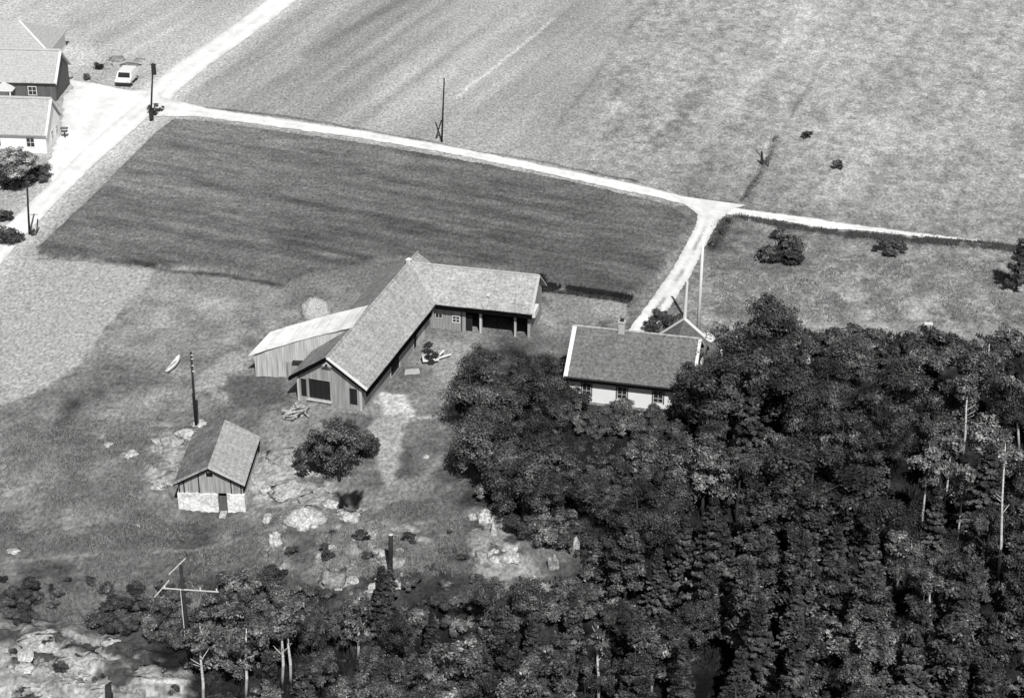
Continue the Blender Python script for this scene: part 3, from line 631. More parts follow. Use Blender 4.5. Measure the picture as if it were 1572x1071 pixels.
fa2 = MB(); fa2.add([(-9.8, -hA - 1.8, 2.1), (-6.6, -hA - 1.8, 2.1), (-8.2, -hA - 1.8, 3.3), (-9.8, -hA - .1, 2.1), (-6.6, -hA - .1, 2.1), (-8.2, -hA - .1, 3.3)], [(0, 1, 2), (5, 4, 3), (0, 2, 5, 3), (2, 1, 4, 5), (0, 3, 4, 1)]); fa2.box(-9.5, -9.3, -hA - 1.7, -hA - 1.5, 0, 2.1).box(-7.1, -6.9, -hA - 1.7, -hA - 1.5, 0, 2.1); fa2.build('porch', M['white'], fA)
fB, hB = farmhouse('farm_house', 'white farmhouse with pale roof beside the gravel road, nearest house at the left edge', -66.7, 266.9, math.radians(-5), 20, 4.1, 3.0, 7.1, M['tile_farm'], M['plaster'], M['plaster'], M['white'])
window(fB, None, -3.2, 1.0, 1.1, 1.3, y=-hB, bars=(1, 1)); window(fB, None, -8.2, 1.0, 1.1, 1.3, y=-hB, bars=(1, 1))
TG = Matrix.Translation((-.35, 0, 0)) @ RZ(math.pi / 2); window(fB, TG, -1.0, 1.1, .9, 1.2, y=0); window(fB, TG, 1.2, 1.1, .9, 1.2, y=0)
c1 = at(30, 33, 6.2); c2 = at(82, 76, 3.0)
hip = empty('outbuilding', (c1.x, c1.y, 0), math.radians(-3)); tag(hip, 'pale hipped roof building behind the farm buildings in the upper left corner', 'outbuilding')
dx = c2.x - c1.x; hb = MB(); hwk = 6.0
hb.add([(0, 0, 6.2), (-14, 0, 6.2), (dx, -hwk, 3), (-14, -hwk, 3), (dx, hwk, 3), (-14, hwk, 3), (dx, -hwk, 2.85), (-14, -hwk, 2.85), (dx, hwk, 2.85), (-14, hwk, 2.85)],
       [(1, 3, 2, 0), (0, 2, 4), (0, 4, 5, 1), (2, 3, 7, 6), (4, 2, 6, 8), (5, 4, 8, 9), (6, 7, 9, 8), (1, 5, 9, 7, 3)]); hb.build('roof', M['tile_farm'], hip)
MB().box(-13.6, dx - .5, -hwk + .5, hwk - .5, -.2, 2.83).build('wall', M['plaster'], hip)
MB().tube([(0, 0, 6.22), (dx, -hwk, 3.04)], .22).build('hip_cap', M['white'], hip)

# ------------------------------------------------------------------ POLES
def ztop(bx, by, tx, ty):
    b = g(bx, by); d = ray(tx, ty); t = b.y / d[1]; return b, Vector((t * d[0], b.y, CH + t * d[2]))
def pole(bx, by, tx, ty, r0, r1, label, m=M['pole'], name='utility_pole', cat='utility pole', group=None):
    b, t = ztop(bx, by, tx, ty); e = empty(name, b); tag(e, label, cat, group)
    t = t - b; MB().tube([(0, 0, -.4), t * .5, t], [r0, (r0 + r1) / 2, r1], 10).build('pole', m, e, True); return e, t
e, t = pole(231, 186, 235, 97, .16, .11, 'utility pole carrying a transformer at the road junction, upper left')
MB().box(t.x - .32, t.x + .32, -.2, .2, t.z - 1.8, t.z - .3).build('transformer', M['pole'], e); MB().box(-.5 + t.x, .5 + t.x, -.05, .05, t.z - .25, t.z - .13).build('crossarm', M['pole'], e)
MB().box(-.1, .5, -.2, .2, .3, 1.9).build('switch_box', M['pole'], e)
e, t = pole(678, 218, 682, 120, .15, .10, 'tall dark pole on the far side of the lane, alone in the upper middle field')
MB().tube([(-.9, 1.2, 0), (0.02, 0, 3.4)], .09).build('foot_rod', M['pole'], e)  # dark rod slanting from the ground up to the shaft
MB().tube([(t.x, 0, t.z), (t.x, 0, t.z + .3)], .03).build('insulator', M['white'], e)
e, t = pole(1179, 256, 1188, 176, .10, .07, 'thin pale weathered pole among ditch weeds in the right-hand pasture', m=M['pole_pale'])
MB().tube([(-.75, .9, 0), (-.9, 1.0, 1.9)], [.24, .14]).build('shadow_stub', M['pole'], e)  # added dark stub in place of the pole's ground shadow
e, t = pole(45, 360, 41, 272, .15, .11, 'dark pole beside the gravel road at the left edge')
MB().box(t.x - .5, t.x + .5, -.05, .05, t.z - .3, t.z - .18).build('crossarm', M['pole'], e)
MB().tube([(.9, .3, 0), (1.15, .8, 1.9)], .09).build('shadow_rod', M['pole'], e)  # rod shaped to draw this pole's shadow on the grass
e, t = pole(301, 653, 293, 540, .15, .11, 'dark pole behind the small storehouse')
for k in (.35, .8, 1.6, 2.3): MB().tube([(t.x - .02, -.12, t.z - k), (t.x + .22, -.12, t.z - k)], .05).build('insulator', M['white'], e)
MB().tube([(.12, .25, 0), (.2, .5, 2.9)], .14).build('foot_rod', M['pole'], e)  # thick dark rod built where the pole's wide shadow lies
b = at(293, 1032, .5); b.z = gh(b.x, b.y); tt = ray(293, 868); k_ = b.y / tt[1]; zt = CH + k_ * tt[2] - b.z
e = empty('power_line_pole', b); tag(e, 'tall T-shaped power pole with pale crossarms in the lower left scrub', 'power pole')
MB().tube([(0, 0, -.4), (0, 0, zt)], [.24, .15], 10).build('pole', M['pole'], e, True)
def zz(py): d = ray(293, py); return CH + b.y / d[1] * d[2] - b.z
s_ = b.y / ray(293, 905)[1] / FP
za = zz(903)
MB().tube([((262 - 293) * s_, -.1, za + .12), ((348 - 293) * s_, -.1, za - .28)], .07).build('crossarm', M['offwhite'], e)
MB().tube([((253 - 293) * s_, -1.2, za - .05), ((270 - 293) * s_, .9, za + .25)], .065).build('end_arm', M['offwhite'], e)
MB().tube([((278 - 293) * s_, -1.2, zt - .1), ((298 - 293) * s_, 1.0, zt + .1)], .065).build('end_arm', M['offwhite'], e)
for px_ in (266, 293, 320, 345): 
    x_ = (px_ - 293) * s_; zb = za + .12 - (px_ - 262) / 86 * .4
    MB().tube([(x_, -.1, zb), (x_, -.1, zb + .32)], [.07, .05]).build('insulator', M['white'], e)
MB().tube([((290 - 293) * s_, -.22, za), ((290 - 293) * s_, -.24, za - 5)], .035).build('down_wire', M['white'], e)
e, t = pole(599, 876, 600, 820, .24, .22, 'thick short dark post with its shadow stroke built in, among rocks below the farmyard track', name='post', cat='post')  # made thick and black to take in a pole's shadow stroke
MB().tube([(t.x, 0, t.z), (t.x, 0, t.z + .06)], [.24, .1]).build('cap', M['metal'], e)
e, t = pole(166, 1088, 166, 1052, .3, .28, 'thick dark post on the bare rock at the bottom left', name='post', cat='post')
MB().tube([(t.x, 0, t.z), (t.x, 0, t.z + .06)], [.28, .1]).build('cap', M['pole'], e)
# flagpole
e, t = pole(1071, 520, 1080, 360, .24, .15, 'tall white flagpole behind the white farmhouse', m=M['white'], name='flagpole', cat='flagpole')
MB().tube([(t.x, 0, t.z), (t.x, 0, t.z + .12), (t.x, 0, t.z + .24)], [.1, .2, .05]).build('finial', M['white'], e)
MB().box(-.3, .3, -.3, .3, -.3, .35).build('base', M['rock_pale'], e)
b = g(1084, 545); e = empty('parasol', b); tag(e, 'white domed parasol at the back corner of the white farmhouse', 'parasol')
MB().tube([(0, 0, 0), (0, 0, 2.6)], .05).build('pole', M['pole'], e)
um = MB(); rr_ = [(0.02, 2.85), (.5, 2.75), (.85, 2.5), (.95, 2.2)]; vs = [(r * math.cos(a * math.pi / 6), r * math.sin(a * math.pi / 6), z) for r, z in rr_ for a in range(12)]
um.add(vs, [(i * 12 + k, i * 12 + (k + 1) % 12, (i + 1) * 12 + (k + 1) % 12, (i + 1) * 12 + k) for i in range(3) for k in range(12)]).build('canopy', M['white'], e, True)
b = g(1106, 566); e = empty('gatepost', b); tag(e, 'white gatepost beside the trees right of the white farmhouse', 'gatepost')
MB().box(-.12, .12, -.12, .12, 0, 2.4).build('post', M['white'], e); MB().tube([(0, 0, 2.4), (0, 0, 2.5), (0, 0, 2.6)], [.1, .16, .04]).build('cap', M['white'], e)

# ------------------------------------------------------------------ SMALL THINGS
# van
b = g(189, 134); van = empty('parked_van', b + Vector((0, 0, .14)), math.radians(-8)); tag(van, 'white van parked by the rubble heap above the gravel farmyard', 'van')
prof = [(-.05, .55), (0, 1.0), (.75, 1.15), (1.2, 1.95), (4.0, 2.0), (4.15, 1.2), (4.15, .5)]
bm_ = MB(); n = len(prof)
bm_.add([(s * (1.25 if z < 1.3 else 1.1), y, z) for s in (-1, 1) for y, z in prof], [tuple(range(n)), tuple(range(2 * n - 1, n - 1, -1))] + [(i, n + i, n + (i + 1) % n, (i + 1) % n) for i in range(n)]); bm_.build('body', M['white'], van)
MB().add([(-.98, .72, 1.2), (.98, .72, 1.2), (.92, 1.13, 1.88), (-.92, 1.13, 1.88)], [(0, 1, 2, 3)]).build('windscreen', M['glass'], van)
MB().box(-1.27, 1.27, -.16, -.02, .28, .62).build('bumper', M['pole'], van)
for sx in (-.85, .85): MB().tube([(sx, -.08, .85), (sx, .02, .85)], .13).build('headlight', M['metal'], van)
for sx in (-1.13, 1.13):
    for y in (.75, 3.3): 
        wh = MB().tube([(sx - .12, y, .36), (sx + .12, y, .36)], .37, 14).build('wheel', M['tyre'], van); MB().tube([(sx - .13, y, .36), (sx + .13, y, .36)], .17, 10).build('rim', M['metal'], wh)
for s in (-1, 1): MB().add([(s * 1.17, 1.3, 1.3), (s * 1.17, 3.7, 1.3), (s * 1.115, 3.7, 1.85), (s * 1.115, 1.35, 1.85)], [(0, 1, 2, 3)]).build('side_window', M['glass'], van)

def blob_mesh(name, m, sx, sy, sz, seed, rough=.28, sub=3, flat=.25, facet=False):
    import bmesh
    bm = bmesh.new(); bmesh.ops.create_icosphere(bm, subdivisions=sub, radius=1)
    R = random.Random(seed); off = Vector((R.uniform(0, 99), R.uniform(0, 99), R.uniform(0, 99)))
    for v in bm.verts:
        k = 1 + rough * (mnoise.fractal(v.co * 1.3 + off, .6, 2, 4)); c = v.co * k
        c.z = max(c.z, -flat); v.co = Vector((c.x * sx, c.y * sy, c.z * sz))
    me = bpy.data.meshes.new(name); bm.to_mesh(me); bm.free(); me.materials.append(m)
    if not facet: me.polygons.foreach_set('use_smooth', [True] * len(me.polygons))
    return me
def blob(name, m, px, py, w_, h_, seed, label, cat, group=None, depth=None, **k):
    b = g(px, py); s = b.y / ray(px, py)[1] / FP; sx = w_ * s / 2; sy = depth if depth else sx * .9; sz = max(.15, (h_ * s - sy * .7) / .95) if h_ else .3
    o = link(bpy.data.objects.new(name, blob_mesh(name, m, sx, sy, sz, seed, **k))); o.location = b - Vector((0, 0, .04)); tag(o, label, cat, group); return o
blob('haystack', M['hay'], 486, 482, 47, 40, 5, 'round pale haystack in the field left of the large barn', 'haystack', rough=.2, sub=4)
hs = col.objects['haystack']; hv = np.array([v.co[:] for v in hs.data.vertices]); hi_ = np.random.default_rng(6).integers(0, len(hv), 5200); hv = hv[hi_] * (1.0 + np.random.default_rng(7).uniform(-.01, .03, (5200, 1)))
HAYSRC = (hs, hv)
BL = [ (201,697,28,12,'pale','flat bright boulder in open grass left of the storehouse'),
 (165,682,16,8,'pale','small bright stone in open grass, leftmost near the storehouse'),
 (266,679,34,22,'','rough granite outcrop behind the left corner of the storehouse'),
 (285,664,34,9,'pale','long pale rock beside the dark pole behind the storehouse'),
 (306,650,24,12,'pale','pale rock at the foot of the pole behind the storehouse'),
 (245,742,34,11,'pale','flat pale rock left of the storehouse gable'),
 (246,709,26,8,'','low grey rock left of the storehouse roof'),
 (211,806,12,5,'pale','tiny pale stone in the grass below the storehouse, on its left'),
 (466,797,56,34,'pale','largest round pale boulder on the slope right of the storehouse'),
 (412,795,22,12,'pale','small pale boulder left of the largest round boulder'),
 (408,752,24,14,'pale','pale rock at the right corner of the storehouse'),
 (440,754,62,14,'pale','long pale rock ledge between storehouse and leafy bush'),
 (485,765,48,14,'','grey rock ledge below the leafy bush'),
 (506,775,26,16,'pale','pale rock left of the dark hollow'),
 (528,793,46,13,'pale','pale rock slab just below the dark hollow'),
 (385,735,12,18,'pale','small upright pale stone by the storehouse wall'),
 (438,700,50,20,'','smooth grey rock between storehouse and leafy bush'),
 (423,832,20,24,'pale','upper pale stone of the pair above the scrub'),
 (420,858,16,26,'','lower grey stone of the pair above the scrub'),
 (654,701,10,7,'pale','single small white stone on the yard grass'),
 (630,637,14,5,'pale','small flat white stone at the start of the garden path'),
 (540,848,26,26,'','mossy grey rock left of the short dark post'),
 (510,892,40,30,'','broken grey rock in scrub at the bottom middle'),
 (586,852,14,14,'pale','pale stone touching the short dark post'),
 (575,912,60,22,'','wide grey rock below the short dark post'),
 (726,795,14,12,'pale','small bright stone at the top of the rock arc by the wood'),
 (746,797,28,24,'pale','bright rock at the top of the rock arc by the wood'),
 (757,820,10,20,'pale','upright bright stone on the right of the rock arc'),
 (738,858,22,20,'','grey rock at the lower left of the rock arc'),
 (782,856,34,18,'pale','brightest angular rock at the lower right of the rock arc'),
 (760,860,18,12,'pale','middle bright rock in the foot of the rock arc'),
 (882,851,14,36,'pale','tall narrow white rock in a gap of the wood'),
 (916,847,18,10,'pale','small white rock right of the tall narrow one in the wood gap'),
 (829,905,26,18,'','grey rock in the scrub below the rock arc'),
 (850,870,16,30,'','narrow grey rock left of the tall white one'),
 (125,1018,70,20,'pale','big smooth pale boulder on the bare rock, bottom left'),
 (60,985,60,14,'pale','pale boulder at the top left edge of the bare rock'),
 (225,1035,56,20,'','low smooth boulder near the right end of the bare rock'),
 (35,1025,34,8,'pale','flat pale stone at the left border of the bare rock'),
 (171,986,30,10,'pale','pale stone on the upper rim of the bare rock, centre'),
 (20,845,22,6,'pale','flat pale stone on the grass at the left border')]
for i, (x, y, w_, h_, kd, lb) in enumerate(BL):
    blob('boulder', M['rock_pale'] if kd else M['rock'], x, y, w_, h_, 100 + i, lb, 'boulder', rough=.5)
rk_r = random.Random(8); RKM = [blob_mesh('rock', M['rock_pale' if i % 2 else 'rock'], 1, .9, .55, 700 + i, rough=.8, sub=2, facet=True) for i in range(8)]
def rocks(poly, n, lo, hi, label, grp):
    xs_, ys_ = [p[0] for p in poly], [p[1] for p in poly]; k = 0
    while k < n:
        px, py = rk_r.uniform(min(xs_), max(xs_)), rk_r.uniform(min(ys_), max(ys_))
        if not bool(poly_sd(np.array([px]), np.array([py]), poly)[0] > 0): continue
        p = g(px, py); r = rk_r.uniform(lo, hi) * rk_r.uniform(.5, 1); o = link(bpy.data.objects.new('rock', RKM[rk_r.randrange(8)])); o.location = p - Vector((0, 0, r * .15)); o.scale = (r * rk_r.uniform(.8, 1.5), r, r * rk_r.uniform(.5, 1.1)); o.rotation_euler = (0, 0, rk_r.uniform(0, 6.28))
        tag(o, label, 'rock', grp); k += 1
rocks([(480,820),(600,810),(640,850),(600,920),(500,910),(470,870)], 44, .25, .9, 'broken grey rock strewn in the rough ground around the short dark post', 'rocks around the short dark post')
rocks([(390,735),(450,735),(560,770),(555,815),(430,810)], 22, .2, .6, 'small rock strewn on the slope between storehouse and the dark hollow', 'rocks right of the storehouse')
rocks([(230,650),(300,650),(290,700),(240,760),(215,740)], 14, .2, .6, 'small rock strewn on the grass behind and left of the storehouse', 'rocks left of the storehouse')
rocks([(715,785),(775,790),(800,860),(860,900),(830,930),(730,880)], 34, .2, .8, 'broken pale rock strewn along the rock arc below the garden trees', 'rocks of the rock arc')
rocks([(10,965),(160,985),(280,1035),(280,1070),(10,1070)], 40, .25, 1.0, 'loose broken rock lying on the bare rock shelf, bottom left', 'loose rocks on the bare shelf')
# rowing boat in the field
b = g(271, 562); e = empty('rowing_boat', b, math.radians(-12)); tag(e, 'small white rowing boat lying tipped in the field left of the pole', 'boat')
vs = []; fs = []; nb = 12; prof = 7; TB = Matrix.Rotation(math.radians(-38), 4, 'Y')
for i in range(nb + 1):
    t = i / nb; y = -2 + 4 * t; wv_ = .68 * math.sin(math.pi * (.06 + .94 * t)) ** .7 if t < .999 else .02; dp = .45 * (math.sin(math.pi * (.1 + .85 * t)) ** .5)
    for j in range(prof): a = math.pi * j / (prof - 1); vs.append((-wv_ * math.cos(a), y, .55 - dp * math.sin(a) + .12 * abs(2 * t - 1) ** 2))
for i in range(nb):
    for j in range(prof - 1): a = i * prof + j; fs.append((a, a + 1, a + prof + 1, a + prof))
hm = MB(TB).add(vs, fs); 
ho = hm.build('hull', M['white'], e, True); md = ho.modifiers.new('thick', 'SOLIDIFY'); md.thickness = .06; md.offset = 1
MB(TB).box(-.5, .5, -.9, -.6, .38, .42).box(-.5, .5, .5, .8, .38, .42).build('thwart', M['pole'], e)
# wood and rubbish by the gable, and stuff in the court
Rr = random.Random(3)
b = g(453, 638); e = empty('brushwood_pile', b); tag(e, 'heap of pale split wood by the left corner of the barn gable', 'wood pile')
m = MB()
for i in range(34):
    a = Rr.uniform(0, 6.28); c = Vector((Rr.gauss(0, .55), Rr.gauss(0, .7), Rr.uniform(.1, .9))); l = Rr.uniform(.35, .9); d = Vector((math.cos(a), math.sin(a), Rr.uniform(-.4, .6))) * l
    m.tube([c - d, c + d], Rr.uniform(.06, .12), 6)
m.build('wood', M['rock_pale'], e)
b = g(668, 556); e = empty('farm_cart', b, math.radians(12)); tag(e, 'white flat farm cart with raised side beside the bush in the court', 'cart')
MB().box(-1.5, .4, -.5, .5, .45, .6).build('bed', M['white'], e)
MB().box(-1.5, .4, .5, .56, .6, .95).box(-1.55, -1.5, -.5, .5, .6, .95).build('side_board', M['offwhite'], e)
MB().tube([(.4, 0, .5), (2.0, .9, .35)], .12).tube([(.4, .4, .5), (1.3, 1.4, .7)], .12).build('shaft', M['white'], e)
for y in (-.6, .6): MB().tube([(-.55, y - .05, .4), (-.55, y + .05, .4)], .4, 14).build('wheel', M['pole'], e)
b = g(632, 572); e = empty('plank_pile', b, math.radians(10)); tag(e, 'low stack of pale planks by the court side of the barn', 'planks')
m = MB()
for i in range(5): m.box(-.9 + .05 * i, .9, -.5 + i * .2, -.35 + i * .2, .05 + .03 * i, .15 + .03 * i)
m.build('plank', M['offwhite'], e)
b = g(100, 212); e = empty('bird_table', b); tag(e, 'small white roofed bird table between farmhouse and gravel road, upper left', 'bird table')
MB().box(-.09, .09, -.09, .09, 0, 1.0).build('post', M['pole'], e); MB().box(-.45, .45, -.3, .3, 1.0, 1.08).build('table_top', M['door_grey'], e)
MB().add([(-.55, -.4, 1.5), (.55, -.4, 1.5), (.55, .4, 1.5), (-.55, .4, 1.5), (-.5, 0, 1.75), (.5, 0, 1.75)], [(0, 1, 5, 4), (2, 3, 4, 5), (0, 4, 3), (1, 2, 5), (3, 2, 1, 0)]).box(-.4, -.35, -.03, .03, 1.08, 1.5).box(.35, .4, -.03, .03, 1.08, 1.5).build('roof', M['door_grey'], e)
for i, (px, py, w_, h_, lb) in enumerate([(165,104,22,12,'pale rubble mound left of the white van'),(178,92,24,12,'pale rubble mound directly behind the white van'),(200,101,26,12,'broken rubble mound right behind the white van'),(214,93,16,8,'small rubble mound nearest the transformer pole')]):
    blob('rubble_heap', M['rock'], px, py, w_, h_, 300 + i, lb, 'rubble heap', rough=.6)

# ------------------------------------------------------------------ VEGETATION
RT = np.random.default_rng(5)
def leaves(C, Nn, size, rng, jit=.8):
    """quads at centres C facing roughly normals Nn; size array"""
    n = len(C); Nn = Nn + rng.normal(0, jit, (n, 3)); Nn /= np.linalg.norm(Nn, axis=1)[:, None] + 1e-9
    r = rng.normal(0, 1, (n, 3)); U = np.cross(Nn, r); U /= np.linalg.norm(U, axis=1)[:, None] + 1e-9; Wv = np.cross(Nn, U)
    s = size[:, None]
    V = np.stack([C - U * s, C - Wv * s * .55, C + U * s, C + Wv * s * .55], 1).reshape(-1, 3)
    return V, np.arange(4 * n).reshape(n, 4)
def clump_crown(rng, rx, rz, zc, nclump, per, cr, ls, flat=1.0, lobes=.25, inner=.35):
    """broadleaf crown: leaf clumps spread through an uneven ellipsoid; radius rx, half height rz, centre height zc"""
    ph = rng.uniform(0, 6.28, 4); Cs = []; Ns = []; Ss = []
    for i in range(nclump):
        d = rng.normal(0, 1, 3); d[2] = d[2] * .9 + .15; d /= np.linalg.norm(d)
        k = (1 + lobes * math.sin(3 * math.atan2(d[1], d[0]) + ph[0]) * (1 - abs(d[2])) + lobes * .7 * math.sin(4 * d[2] + ph[1]))
        rr = rng.uniform(inner, 1) ** .45 * k * rng.uniform(.85, 1.05)
        c = np.array([d[0] * rx * rr, d[1] * rx * rr, zc + d[2] * rz * rr]); r = cr * rng.uniform(.45, 1.35)
        n = int(per * (r / cr) ** 2)
        q = rng.normal(0, 1, (n, 3)); q[:, 2] = np.abs(q[:, 2]) * np.where(rng.random(n) < .78, 1, -1); q /= np.linalg.norm(q, axis=1)[:, None]
        rad = rng.uniform(.4, 1.12, (n, 1)) * r
        Cs.append(c + q * rad * np.array([1, 1, .75 * flat])); Ns.append(q + d * .4 + np.array([0, 0, .4])); Ss.append(rng.uniform(.6, 1.3, n) * ls)
    return leaves(np.concatenate(Cs), np.concatenate(Ns), np.concatenate(Ss), rng, .5)
LT = {'sunlit_leaf': .33, 'leaf': .060, 'light_leaf': .115, 'needle': .06, 'shrub_leaf': .055}
def leaf_mesh(name, V, F, m, rng):
    n = len(F); cl = np.exp((fbm(V[::4, 0] * 1.1 + 40, V[::4, 2] * 1.1 + V[::4, 1] * .8 + 40, 2) - .5) * 2.2); t = LT[m.name.split('.')[0]] * np.exp(rng.normal(-.05, .36, n)) * cl ** 1.4; return np_mesh(name, V, F, m, attr=np.repeat(np.clip(t, .01, .55), 4))
def tilt_trunk(mb, h, r, rng, limbs=5, rx=2.5, zc=5):
    a, b_ = rng.uniform(-.3, .3, 2); p = [Vector((a * t * t, b_ * t * t, h * t - (.4 if t == 0 else 0))) for t in (0, .25, .5, .75, 1)]
    mb.tube(p, [r, r * .8, r * .6, r * .4, r * .12], 8)
    for i in range(limbs):
        t = rng.uniform(.3, .75); s = Vector((a * t * t, b_ * t * t, h * t)); an = rng.uniform(0, 6.28); L = rx * rng.uniform(.5, .9)
        mb.tube([s, s + Vector((math.cos(an) * L * .5, math.sin(an) * L * .5, L * .35)), s + Vector((math.cos(an) * L, math.sin(an) * L, L * .85))], [r * .4, r * .26, r * .06], 5)
def tree_proto(kind, seed):
    rng = np.random.default_rng(seed)
    tm = MB()
    if kind == 'leafy_tree':
        h = 9.0; ls = rng.uniform(.10, .145); cr = rng.uniform(.7, 1.15); V, F = clump_crown(rng, rng.uniform(2.4, 3.1), rng.uniform(2.9, 3.6), 5.4, int(42 / cr), int(165 * cr * cr * (.15 / ls) ** 1.6) + 30, cr, ls, lobes=rng.uniform(.25, .5)); tilt_trunk(tm, 8, .24, rng); lm, bm = M['leaf'], M['bark']
    elif kind == 'bright_tree':
        h = 9.0; V, F = clump_crown(rng, 2.6, 3.4, 5.6, 56, 150, .72, .145, lobes=.42); tilt_trunk(tm, 8, .2, rng); lm, bm = M['leaf_light'], M['bark']
    elif kind == 'pale_tree':
        h = 9.0; V, F = clump_crown(rng, 2.7, 3.3, 5.2, 60, 190, .74, .145, lobes=.3); tilt_trunk(tm, 8, .2, rng); lm, bm = M['leaf_pale'], M['bark']
    elif kind == 'birch_tree':
        h = 11.0; V, F = clump_crown(rng, 1.7, 3.0, 8.2, 26, 110, .75, .17, lobes=.3, inner=.1); tilt_trunk(tm, 10.8, .15, rng, 4, 1.6); lm, bm = M['leaf_light'], M['birch']
    elif kind == 'pine_tree':
        h = 10.0; C = []; N2 = []; S = []
        z = 2.2
        while z < 9.2:
            R_ = 2.3 * (1 - (z - 2) / 8.6) ** .6 * rng.uniform(.75, 1.1); nb = int(rng.integers(5, 8)); a0 = rng.uniform(0, 6.28)
            for j in range(nb):
                a = a0 + j * 6.28 / nb + rng.normal(0, .2); L = R_ * rng.uniform(.7, 1.15)
                tm.tube([(0, 0, z), (math.cos(a) * L * .9, math.sin(a) * L * .9, z + .12 * L)], [.05, .02], 4)
                m = int(190 * L / 2); zj = rng.normal(0, .35); t = rng.uniform(.25, 1, m); w2 = rng.normal(0, .34, m) * (1.15 - .5 * t)
                C.append(np.stack([math.cos(a) * L * t - math.sin(a) * w2, math.sin(a) * L * t + math.cos(a) * w2, z + zj + .12 * L * t + rng.normal(0, .16, m) + .1], 1))
                N2.append(np.tile([math.cos(a) * .3, math.sin(a) * .3, 1.0], (m, 1))); S.append(rng.uniform(.6, 1.3, m) * .15)
            z += rng.uniform(.8, 1.35)
        V, F = leaves(np.concatenate(C), np.concatenate(N2), np.concatenate(S), rng, .5); tilt_trunk(tm, 10, .2, rng, 0); lm, bm = M['needle'], M['bark']
    elif kind == 'spruce_tree':
        h = 10.0; C = []; N2 = []; S = []
        z = .8
        while z < 9.8:
            R_ = 2.2 * (1 - z / 10.3) + .12; nb = int(rng.integers(8, 12)); a0 = rng.uniform(0, 6.28)
            for j in range(nb):
                a = a0 + j * 6.28 / nb + rng.normal(0, .15); L = R_ * rng.uniform(.75, 1.15); m = int(max(12, 110 * L)); zj = rng.normal(0, .16); t = rng.uniform(.08, 1, m); w2 = rng.normal(0, .18, m) * (1.1 - .7 * t)
                C.append(np.stack([math.cos(a) * L * t - math.sin(a) * w2, math.sin(a) * L * t + math.cos(a) * w2, z + zj - .32 * L * t + .25 * L * t * t + rng.normal(0, .05, m)], 1))
                N2.append(np.tile([math.cos(a) * .5, math.sin(a) * .5, 1.0], (m, 1))); S.append(rng.uniform(.6, 1.3, m) * .14)
            z += rng.uniform(.5, .8)
        V, F = leaves(np.concatenate(C), np.concatenate(N2), np.concatenate(S), rng, .45); tilt_trunk(tm, 9.8, .18, rng, 0); lm, bm = M['needle'], M['bark']
    elif kind == 'bush':
        h = 3.0; V, F = clump_crown(rng, 1.7, 1.2, 1.35, 20, 190, .6, .14, lobes=.25, inner=.2); lm, bm = M['leaf'], M['bark']
        for i in range(5): a = rng.uniform(0, 6.28); tm.tube([(0, 0, -.2), (math.cos(a) * .5, math.sin(a) * .5, .9), (math.cos(a) * 1.0, math.sin(a) * 1.0, 1.8)], [.07, .05, .02], 5)
    elif kind == 'dark_shrub':
        h = 2.0; V, F = clump_crown(rng, 1.2, .8, .8, 12, 130, .45, .13, lobes=.4, inner=.1); lm, bm = M['shrub'], M['bark']
        for i in range(4): a = rng.uniform(0, 6.28); tm.tube([(0, 0, -.2), (math.cos(a) * .8, math.sin(a) * .8, 1.2)], [.05, .02], 5)
    cme = leaf_mesh(kind + '_crown', V, F, lm, rng); tme = tm.mesh(kind + '_trunk', bm, True)
    return (cme, tme, h)
_r = np.random.default_rng(8); V, F = leaves(HAYSRC[1], HAYSRC[1] / 1.6, _r.uniform(.06, .14, len(HAYSRC[1])), _r, .22); link(bpy.data.objects.new('straw', np_mesh('straw', V, F, M['hay'])), HAYSRC[0])
NV = {'leafy_tree': 9, 'bright_tree': 4, 'pale_tree': 1, 'birch_tree': 4, 'pine_tree': 4, 'spruce_tree': 4, 'bush': 4, 'dark_shrub': 3}
PROTO = {k: [tree_proto(k, 31 * i + len(k)) for i in range(v)] for k, v in NV.items()}
CAT = {'leafy_tree': 'tree', 'bright_tree': 'tree', 'birch_tree': 'birch', 'pale_tree': 'tree', 'pine_tree': 'pine', 'spruce_tree': 'spruce', 'bush': 'bush', 'dark_shrub': 'shrub'}
trees = []
def tree(kind, x, y, h, label, group=None, wide=1.0, name=None, rng=RT):
    cme, tme, h0 = PROTO[kind][int(rng.integers(len(PROTO[kind])))]
    s = h / h0; e = empty(name or kind, (x, y, gh(x, y) - .05), float(rng.uniform(0, 6.28))); e.scale = (s * wide, s * wide, s)
    tag(e, label, CAT[kind], group)
    c = link(bpy.data.objects.new('crown', cme), e); t = link(bpy.data.objects.new('stem' if kind in ('bush', 'dark_shrub') else 'trunk', tme), e)
    trees.append((x, y)); return e
def by_crown(px, py, h, f=.6):
    p = at(px, py, h * f); return p.x, p.y
def in_poly(x, y, P):
    return bool(poly_sd(np.array([float(x)]), np.array([float(y)]), P)[0] > 0)
# exclusion footprints (world) of buildings
def foot(T, x0, x1, y0, y1): return [tuple((T @ Vector(p))[:2]) for p in ((x0, y0, 0), (x1, y0, 0), (x1, y1, 0), (x0, y1, 0))]
TBn = Matrix.Translation((N_.x, N_.y, 0)) @ RZ(-azM); TWn = Matrix.Translation(WP) @ RZ(azW); THn = Matrix.Translation(HP) @ RZ(azH)
FOOT = [foot(TBn, -6, 6, -1, 30), foot(TWn, 0, 17.5, -6, 5), foot(THn, -1.5, 17, -6.6, 8)]

